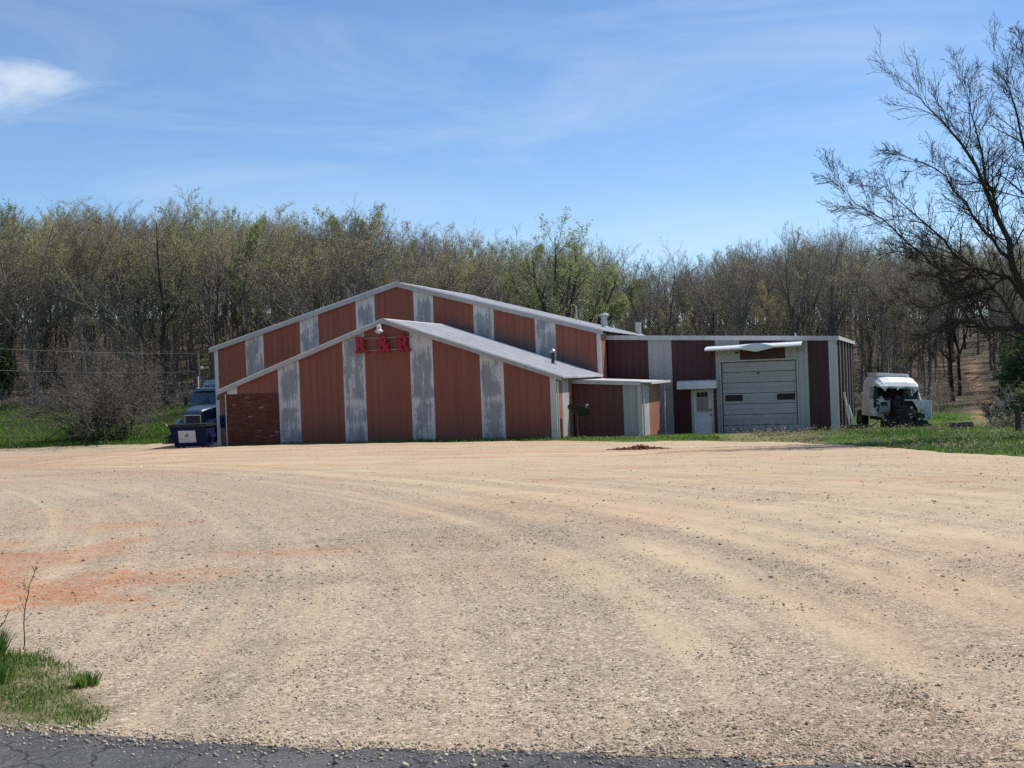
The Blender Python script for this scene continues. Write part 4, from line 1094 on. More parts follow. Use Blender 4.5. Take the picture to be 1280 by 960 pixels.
MB().hexa([(-1.10, .40, 1.45), (-1.07, .40, 1.45), (-1.07, 1.0, 1.45), (-1.10, 1.0, 1.45), (-1.05, .5, 1.95), (-1.02, .5, 1.95), (-1.02, 1.0, 1.95), (-1.05, 1.0, 1.95)]).build('side_window', M['wglass'], wreck)
MB().box(-1.0, 1.0, 1.96, 2.03, .62, 2.0).build('rear_panel', M['greydark'], wreck)
MB().box(-1.03, 1.03, .08, 1.95, .60, .68).build('cab_floor', M['greydark'], wreck)
# roof: domed brow
rings = []
for y, w, z0, z1 in [(.02, 1.86, 1.98, 2.03), (.12, 1.98, 1.96, 2.20), (.45, 2.06, 1.96, 2.42), (1.0, 2.10, 1.97, 2.50), (1.9, 2.10, 1.98, 2.52), (2.05, 2.04, 1.98, 2.48)]:
    rings.append([(-w / 2, y, z0), (w / 2, y, z0), (w / 2 * .98, y, z0 + (z1 - z0) * .5), (w / 2 * .80, y, z0 + (z1 - z0) * .9), (w * .2, y, z1), (-w * .2, y, z1), (-w / 2 * .80, y, z0 + (z1 - z0) * .9), (-w / 2 * .98, y, z0 + (z1 - z0) * .5)])
roof = loft(rings).build('cab_roof', M['wreckwhite'], wreck)
MB().hexa([(-.85, .75, 2.44), (.75, .75, 2.44), (.75, 2.0, 2.50), (-.85, 2.0, 2.50), (-.92, .62, 2.64), (.70, .62, 2.60), (.72, 1.9, 2.60), (-.88, 1.9, 2.64)]).build('roof_fairing', M['wreckwhite'], roof, .02)
MB().box(-.93, .93, -.03, .03, 1.92, 2.02).build('visor_lip', M['wreckwhite'], roof, .01)
# firewall and what is left of the dash
fw = MB(); fw.box(-.98, .98, .16, .22, .62, 1.42); fw.build('firewall', M['greydark'], wreck)
for (x0, x1, y0, y1, z0, z1, mt) in [(-.96, -.42, .02, .16, .78, 1.36, 'wreckgrey'), (-.90, -.62, -.06, .02, 1.12, 1.28, 'greydark'), (-.56, -.46, -.04, .02, .86, 1.30, 'concrete'), (.18, .46, .04, .16, .80, 1.24, 'greydark'), (.20, .32, -.02, .04, .82, 1.10, 'wreckgrey'), (-.3, .1, .0, .16, .95, 1.36, 'black'), (.28, .88, .0, .10, 1.355, 1.415, 'wreckwhite'), (.55, .66, -.05, .05, .98, 1.10, 'pvc')]:
    MB().box(x0, x1, y0, y1, z0, z1).build('bulkhead_box', M[mt], wreck, .012)
MB().box(-.9, .9, .3, .9, 1.30, 1.46).build('dashboard', M['black'], wreck, .03)
for x in (-.55, .5): MB().box(x - .26, x + .26, 1.1, 1.6, .68, 1.55).build('seat', M['black'], wreck, .06)
sw = [(.5 + .2 * math.cos(a), .55 + .08 * math.sin(a), 1.52 + .18 * math.sin(a)) for a in np.linspace(0, 6.28, 17)]
MB().tube(sw, .018, 6, False).build('steering_wheel', M['black'], wreck)
MB().prism([(.55, 1.44), (.96, 1.44), (.93, 1.90), (.80, 1.74), (.74, 1.60), (.62, 1.55)], .10, .13).build('windscreen_remnant', M['wglass'], wreck)
jag = [(-.95, -.62, .22), (-.58, -.30, .12), (-.2, .1, .18), (.2, .55, .09), (.6, .92, .26)]
for x0, x1, dd in jag:
    MB().prism([(x0, 2.0), (x1, 2.0), ((x0 + x1) / 2 + random.uniform(-.12, .12), 2.0 - dd)], -.04 - random.uniform(0, .06), -.01).build('torn_edge', M['wreckwhite' if dd > .15 else 'wreckgrey'], roof)
for x0, x1, z1, mt in [(-.98, -.72, 1.56, 'wreckgrey'), (-.6, -.28, 1.50, 'greydark'), (-.2, .15, 1.62, 'black'), (.2, .5, 1.52, 'greydark')]:
    MB().prism([(x0, 1.40), (x1, 1.40), (x1 - .05, z1 - .08), ((x0 + x1) / 2, z1), (x0 + .04, z1 - .05)], .05, .16).build('torn_panel', M[mt], wreck)
# engine, axle and wheels under it
en = MB(); en.box(-.35, .3, -.75, .1, .45, .98); en.box(-.22, .2, -.6, .0, .98, 1.1); en.box(-.42, -.34, -.6, -.1, .55, .8); en.build('engine', M['greydark'], wreck, .03)
for s in (-1, 1): MB().box(s * .42 - .05, s * .42 + .05, -1.2, 2.6, .42, .62).build('frame_rail', M['greydark'], wreck)
MB().box(-.95, .95, -.55, -.42, .34, .46).build('axle', M['greydark'], wreck)
for s in (-1, 1):
    MB().lathe([(.1, -.09), (.22, -.08), (.24, 0), (.22, .08), (.1, .09)], (s * .93, -.48, .30), (1, 0, 0), 14).build('brake_drum', M['greydark'], wreck)
    wheel(wreck, s * .93, 2.3, .42, .48, .3)
for k in range(16):
    x = random.uniform(-.95, .95); y = random.uniform(-1.0, .0); z = random.uniform(.15, .75)
    p = [(x, y, z)]
    for q in range(4): p.append((p[-1][0] + random.uniform(-.16, .16), p[-1][1] + random.uniform(-.12, .12), max(.04, p[-1][2] + random.uniform(-.18, .12))))
    MB().tube(p, random.uniform(.012, .03), 6).build('torn_hose', M[random.choice(['black', 'greydark', 'greydark', 'rust_steel'])], wreck)
for k in range(22):
    x = random.uniform(-1.05, 1.05); y = random.uniform(-1.25, -.1); z = random.uniform(.02, .75); s = random.uniform(.08, .22)
    MB().hexa([(x - s, y - s * .6, z), (x + s, y - s * .4, z + .02), (x + s * .9, y + s * .5, z), (x - s * .8, y + s * .6, z), (x - s * .8, y - s * .5, z + s), (x + s * .7, y - s * .3, z + s * 1.1), (x + s * .8, y + s * .4, z + s * .9), (x - s * .9, y + s * .5, z + s)]).build('engine_part', M[random.choice(['greydark', 'greydark', 'rust_steel', 'black', 'wreckgrey'])], wreck, .01)
MB().box(-1.02, 1.0, -1.12, -.98, .12, .5).build('cross_member', M['black'], wreck, .03)
MB().tube([(-.9, .1, .62), (-1.35, -.5, .34), (-1.75, -.95, .18)], .06, 8).build('bent_rail', M['black'], wreck)
for (p, mt) in [([(-1.08, -.02, 1.40), (-.80, -.10, 1.46), (-.70, .02, 1.30), (-1.02, .04, 1.16)], 'wreckwhite'), ([(.62, -.02, 1.40), (1.02, -.10, 1.36), (1.08, .0, 1.05), (.90, -.12, .96)], 'wreckwhite'), ([(1.0, -.3, .9), (1.22, -.5, .62), (1.05, -.42, .45), (.92, -.2, .6)], 'wreckwhite'), ([(-1.12, -.1, .80), (-.86, -.32, .74), (-.8, -.2, .56), (-1.08, -.05, .58)], 'wreckgrey'), ([(-.2, -.72, .42), (.1, -.84, .5), (.2, -.76, .36), (-.1, -.7, .3)], 'chrome'), ([(.32, -.6, .3), (.5, -.7, .42), (.62, -.62, .36), (.45, -.55, .24)], 'pvc')]:
    V_ = [Vector(q) for q in p]; V2 = [q + Vector((.01, .03, .0)) for q in V_]
    MB().hexa(V_ + V2).build('torn_panel', M[mt], wreck)
for k in range(7):
    x = -.9 + k * .3 + random.uniform(-.08, .08); z0 = random.uniform(1.5, 1.9)
    MB().tube([(x, .12, 1.98), (x + random.uniform(-.1, .1), .05, 1.8), (x + random.uniform(-.15, .15), .0, z0)], .012, 5).build('torn_hose', M['black'], wreck)
# open door hanging forward on the far side
dr = MB().hexa([(1.06, .02, .62), (1.34, -.62, .50), (1.38, -.60, .50), (1.12, .04, .62), (1.06, .02, 1.42), (1.34, -.62, 1.40), (1.38, -.60, 1.40), (1.12, .04, 1.42)]).build('open_door', M['wreckwhite'], wreck, .01)
df = MB()
df.tube([(1.07, .04, 1.40), (1.03, .24, 2.0), (1.30, -.42, 1.98), (1.37, -.62, 1.9), (1.36, -.62, 1.40)], .018, 6); df.build('window_frame', M['wreckgrey'], dr)
MB().box(-1.22, -1.12, .02, .10, 1.0, 2.0).build('grab_rail', M['black'], wreck)

# small stuff round the yard
def put(name, x, y, label, cat, rz=0, dz=0): return empty(name, (x, y, hz(x, y) + dz), rz, label, cat)
o = put('concrete_slab', 18.1, 51.5, 'low dark concrete block lying in the grass right of the wreck', 'block', .1)
MB().hexa(hx(-.45, .45, -.3, .3, -.1, -.42, .42, -.27, .27, .26)).build('block', simple('dark_concrete', (.075, .075, .068), .95, 0, .4, 5), o, .03)
MB().box(-.38, .38, -.22, .22, .255, .285).build('top_rim', M['woodgrey'], o, .01)
gp = lambda u, n: bl2w(*TG(u, n, 0)[:2])
px_, py_, _ = gp(10.95, 1.3)
for k, (ox, lx_, hh_, lb) in enumerate([(0., -.22, 1.75, 'tall white pipe leaning on the garage side wall'), (.38, -.30, 1.15, 'short white pipe leaning beside the tall one')]):
    o = put('leaning_pipe', px_ + ox * .6 + .1, py_ - .1 * k, lb, 'pipe')
    o['group'] = 'pipes leaning on the garage'
    MB().tube([(0, 0, 0), (lx_, .12, hh_)], .055, 10).build('pipe', M['pvc'], o)
    MB().tube([(lx_, .12, hh_ - .01), (lx_ * 1.03, .124, hh_ + .06)], .066, 10).build('pipe_collar', M['pvc'], o)
o = put('scrap_timber', px_ + .35, py_ - .35, 'dark scrap timbers piled at the garage corner', 'timber')
for k in range(5):
    a = random.uniform(-.5, .5); ca_, sa_ = math.cos(a), math.sin(a); zz = .03 + .05 * k
    MB().box(-.5, .5, -.05, .05, zz, zz + .06, lambda x, y, z: (x * ca_ - y * sa_, x * sa_ + y * ca_, z)).build('timber', M['woodgrey' if k % 2 else 'rust_steel'], o)
o = put('loose_white_sheet', 4.72, 48.2, 'white offcut of sheet metal lying in the grass by the shed', 'sheet', .3)
MB().hexa([(-.17, -.1, .02), (.20, -.06, .36), (.22, .02, .36), (-.12, .02, .02), (-.17, -.1, .034), (.20, -.06, .376), (.22, .02, .376), (-.12, .02, .034)]).build('sheet', M['pvc'], o)
# heap of rusty clods
o = empty('rubble_heap', (3.85, 39.2, 0), 0, 'low heap of rusty red clods on the gravel before the shed', 'rubble')
V = []; F = []
for k in range(170):
    a = random.uniform(0, 6.28); r = random.random() ** .8
    x = 3.85 + 1.05 * r * math.cos(a); y = 39.2 + .55 * r * math.sin(a); s = random.uniform(.02, .10) * (1.15 - .6 * r)
    z = float(lotz(x, y)) + random.uniform(0, .11) * (1 - r)
    b = len(V)
    for sx, sy, sz in ((1, 0, 0), (0, 1, 0), (-1, 0, 0), (0, -1, 0), (0, 0, 1), (0, 0, -1)):
        V.append((x - 3.85 + sx * s * random.uniform(.7, 1.6), y - 39.2 + sy * s * random.uniform(.7, 1.4), z + sz * s * random.uniform(.5, .9)))
    F += [(b + i, b + j, b + k2) for i, j, k2 in ((0, 1, 4), (1, 2, 4), (2, 3, 4), (3, 0, 4), (1, 0, 5), (2, 1, 5), (3, 2, 5), (0, 3, 5))]
setp(link('clods', mesh_np('clods', V, [F]), simple('rusty_clod', (.15, .058, .034), .95, 0, .45, 9), o), None, None, None, 'stuff')
# gate post at the far right
o = put('fence_post', 18.35, 46.3, 'dark wooden fence post at the right edge of the yard', 'post')
MB().tube([(0, 0, -.3), (.02, 0, .5), (.01, .01, 1.0)], [.12, .11, .095], 9).build('post', M['barkdark'], o)
MB().tube([(0, 0, .96), (.01, .0, 1.02)], [.10, .06], 9).build('post_top', M['woodgrey'], o)
# service pole with lamp and two wires
o = put('service_pole', -17.76, 72.3, 'thin pale service pole with a white lamp behind the blue tractor', 'pole')
zt = 4.75
MB().tube([(0, 0, -.4), (0, 0, zt)], [.085, .06], 8).build('pole', M['woodgrey'], o)
MB().tube([(.02, -.05, 3.75), (.2, -.16, 3.85)], .02, 6).build('lamp_arm', M['steel'], o)
MB().lathe([(.02, .08), (.07, .05), (.085, -.04), (.06, -.11)], (.22, -.18, 3.78), n=12).build('lamp_head', M['lampwhite'], o)
o2 = empty('service_pole', (-33.5, 50.0, hz(-33.5, 50)), 0, 'second service pole out to the left of the lot', 'pole')
MB().tube([(0, 0, -.4), (0, 0, 6.1)], [.11, .08], 8).build('pole', M['woodgrey'], o2)
base_z = hz(-17.76, 72.3)
for (za, zb, lb) in ((4.6, 5.85, 'upper overhead wire crossing the shrub to the service pole'), (3.55, 4.8, 'lower overhead wire crossing the shrub to the service pole')):
    A = Vector((-17.76, 72.3, base_z + za)); B = Vector((-33.5, 50.0, hz(-33.5, 50) + zb)); pts = []
    for i in range(25):
        t = i / 24; p = A.lerp(B, t); p.z -= .35 * 4 * t * (1 - t); pts.append(p)
    setp(MB().tube(pts, .006, 5).build('overhead_wire', M['steel']), lb, 'wire', 'wires on the service poles')

# ------------------------------------------------------------------ trees
def norm(v): return v / np.maximum(np.linalg.norm(v, axis=-1, keepdims=True), 1e-9)
def resample(P, n):
    P = np.asarray(P, float); d = np.concatenate([[0], np.cumsum(np.linalg.norm(np.diff(P, axis=0), axis=1))]); t = np.linspace(0, d[-1], n)
    return np.stack([np.interp(t, d, P[:, k]) for k in range(3)], -1)
def grow(r_, par, parR, kids, t0, t1, ang, L0, npts, up, wob, rfac, rmin=.004, endr=.35, lentaper=.5, plane=None):
    """kids children per parent curve; par (B,n,3), parR (B,n)"""
    B, n, _ = par.shape
    idx = np.repeat(np.arange(B), kids)
    t = t0 + (t1 - t0) * ((np.tile(np.arange(kids), B) + r_.random(B * kids)) / kids)
    f = t * (n - 1); i0 = np.minimum(f.astype(int), n - 2); fr = (f - i0)[:, None]
    pos = par[idx, i0] * (1 - fr) + par[idx, i0 + 1] * fr
    tan = norm(par[idx, i0 + 1] - par[idx, i0])
    R = parR[idx, i0] * (1 - fr[:, 0]) + parR[idx, i0 + 1] * fr[:, 0]
    rv = r_.normal(size=tan.shape)
    v = norm(np.cross(tan, rv))
    a = np.radians(r_.uniform(ang[0], ang[1], len(idx)))[:, None]
    d = norm(tan * np.cos(a) + v * np.sin(a))
    pl = np.linalg.norm(np.diff(par, axis=1), axis=-1).sum(1)[idx]
    L = (L0 if np.isscalar(L0) else 1) * pl * (1 - lentaper * (t - t0) / max(t1 - t0, 1e-6)) * r_.uniform(.6, 1.25, len(idx))
    out = np.zeros((len(idx), npts, 3)); out[:, 0] = pos
    for k in range(1, npts):
        out[:, k] = out[:, k - 1] + d * (L / (npts - 1))[:, None]
        d = norm(d + np.array([0, 0, up]) + wob * r_.normal(size=d.shape))
    r0 = np.maximum(R * rfac * r_.uniform(.75, 1.15, len(idx)), rmin)
    rad = r0[:, None] * np.linspace(1, endr, npts)[None]
    return out, np.maximum(rad, rmin * .7)
def tubes(P, R, sides):
    B, n, _ = P.shape
    T = np.zeros_like(P); T[:, 1:-1] = P[:, 2:] - P[:, :-2]; T[:, 0] = P[:, 1] - P[:, 0]; T[:, -1] = P[:, -1] - P[:, -2]
    T = norm(T)
    ref = np.where(np.abs(T[:, :1, 2:]) > .9, np.array([1., 0, 0]), np.array([0, 0, 1.]))
    a = norm(np.cross(T, np.broadcast_to(ref, T.shape))); b = np.cross(T, a)
    an = np.arange(sides) * 2 * math.pi / sides
    ring = P[:, :, None] + R[:, :, None, None] * (a[:, :, None] * np.cos(an)[:, None] + b[:, :, None] * np.sin(an)[:, None])
    V = ring.reshape(-1, 3)
    I = np.arange(B * n * sides).reshape(B, n, sides)
    F = np.stack([I[:, :-1], np.roll(I, -1, 2)[:, :-1], np.roll(I, -1, 2)[:, 1:], I[:, 1:]], -1).reshape(-1, 4)
    return V, F
def leaves(r_, P, per, size, spread, t0=.2, zmin=None):
    """small leaf faces set along the curves P"""
    B, n, _ = P.shape
    idx = np.repeat(np.arange(B), per); t = r_.uniform(t0, 1, len(idx)) * (n - 1)
    i0 = np.minimum(t.astype(int), n - 2); fr = (t - i0)[:, None]
    c = P[idx, i0] * (1 - fr) + P[idx, i0 + 1] * fr + r_.normal(size=(len(idx), 3)) * spread
    if zmin is not None: c = c[r_.random(len(c)) < np.clip((c[:, 2] - zmin[0]) / (zmin[1] - zmin[0]), .12, 1)]
    u = norm(r_.normal(size=c.shape)); w = norm(np.cross(u, r_.normal(size=c.shape)))
    s = size * r_.uniform(.55, 1.3, (len(c), 1))
    V = np.stack([c - u * s, c + w * s * .55, c + u * s, c - w * s * .55], 1).reshape(-1, 3)
    return V, np.arange(len(V)).reshape(-1, 4)
def assemble(name, parts):
    """parts: (V, F, material slot)"""
    V = []; F = []; mi = []; o = 0
    for v, f, k in parts:
        if len(v) == 0: continue
        V.append(v); F.append(f + o); mi.append(np.full(len(f), k)); o += len(v)
    me = mesh_np(name, np.concatenate(V), [np.concatenate(F)], np.concatenate(mi))
    return me
def wood_tree(seed, kind):
    """14 m woodland tree; returns trunk mesh and crown mesh"""
    r_ = np.random.default_rng(seed)
    H = 14.0; r0 = r_.uniform(.13, .19)
    n = 10; t = np.linspace(0, 1, n)
    lean = r_.normal(0, .35, 2); wv = r_.normal(0, .12, (n, 2)); wv[0] = 0
    trunk = np.stack([lean[0] * t ** 1.5 + np.cumsum(wv[:, 0]) * .8, lean[1] * t ** 1.5 + np.cumsum(wv[:, 1]) * .8, -.4 + (H * .93 + .4) * t], -1)[None]
    tr = (r0 * (1 - .86 * t ** .9))[None]; tr[0, 0] *= 1.35
    if kind == 'vase':
        trunk = trunk[:, :6]; tr = np.maximum(tr[:, :6], r0 * .62)
        trunk[..., 2] *= .62
        limbs, lr = grow(r_, trunk, tr, 9, .45, 1.0, (18, 42), 1.75, 8, .07, .09, .7, .03, .22, .25)
    elif kind in ('olive', 'bare', 'green'):
        # decurrent: the trunk divides into leaders that fan into a rounded crown
        cut = int(r_.integers(5, 8)); trunk = trunk[:, :cut]; tr = np.maximum(tr[:, :cut], r0 * .5)
        left = H - trunk[0, -1, 2]; tl = np.linalg.norm(np.diff(trunk[0], axis=0), axis=1).sum()
        lead, ldr = grow(r_, trunk, tr, 6, .62, 1.0, (10, 40), left * .98 / tl, 8, .05, .10, .72, .03, .22, .1)
        low, lwr = grow(r_, trunk, tr, 4, .5, .95, (40, 68), .26, 8, .10, .12, .45, .016, .3, .3)
        lim2, l2r = grow(r_, lead, ldr, 6, .22, .95, (22, 52), .50, 8, .10, .11, .55, .014, .3, .45)
        limbs = np.concatenate([lead, low, lim2]); lr = np.concatenate([ldr, lwr, l2r])
    else:
        nl = 24 if kind != 'sap' else 10
        limbs, lr = grow(r_, trunk, tr, nl, .22, .98, (26, 58), .34, 6, .16, .12, .55, .016, .3, .55)
    dec = kind in ('olive', 'bare', 'green')
    sec, sr = grow(r_, limbs, lr, 5 if dec else 7, .2, 1.0, (22, 58), .36 if dec else .48, 5, .12, .16, .6, .010, .35, .35)
    tw, twr = grow(r_, sec, sr, 5, .15, 1.0, (20, 60), .55, 4, .10, .2, .65, .0075, .5, .35)
    tw2, twr2 = grow(r_, limbs, lr, 6, .3, 1.0, (25, 60), .25, 4, .12, .18, .4, .0065, .5, .35)
    zmax = np.percentile(tw[..., 2], 99.7); kz = H / zmax
    for arr in (trunk, limbs, sec, tw, tw2): arr[..., 2] *= kz
    A = tubes(trunk, tr, 8); Bm = tubes(limbs, lr, 5)
    trunk_me = assemble('trunk', [(*A, 0), (*Bm, 0)])
    parts = [(*tubes(sec, sr, 3), 0), (*tubes(tw, twr, 3), 0), (*tubes(tw2, twr2, 3), 0)]
    per = {'olive': 8, 'bare': 2, 'green': 5, 'vase': 1, 'sap': 3}[kind]; size = {'olive': .047, 'bare': .040, 'green': .065, 'vase': .045, 'sap': .055}[kind]
    zm = (7.5, 11.5) if kind in ('olive', 'bare') else None
    parts.append((*leaves(r_, tw, per, size, .10, .2, zm), 1)); parts.append((*leaves(r_, tw2, max(per // 2, 1), size, .08, .2, zm), 1))
    crown_me = assemble('crown', parts)
    lm = {'olive': 'leaf_olive', 'bare': 'leaf_tan', 'green': 'leaf_green', 'vase': 'leaf_bud', 'sap': 'leaf_olive'}[kind]
    trunk_me.materials.append(M['bark']); crown_me.materials.append(M['twig']); crown_me.materials.append(M[lm])
    return trunk_me, crown_me
KINDS_ = {0: ['olive'] * 6, 1: ['bare'] * 6, 2: ['green'] * 3}
LIB = {k: [wood_tree(100 * k + i, v) for i, v in enumerate(vs)] for k, vs in KINDS_.items()}
SAP = [wood_tree(900 + i, 'sap') for i in range(2)]
def tree(name, label, x, y, H, meshes, group=None, cat='tree', rz=None, wide=1.0, sink=0):
    o = empty(name, (x, y, hz(x, y) - sink), random.uniform(0, 6.28) if rz is None else rz, label, cat, group)
    s = H / 14.0; o.scale = (s * wide, s * wide, s)
    t = link('trunk', meshes[0], None, o); c_ = link('crown', meshes[1], None, o)
    return o
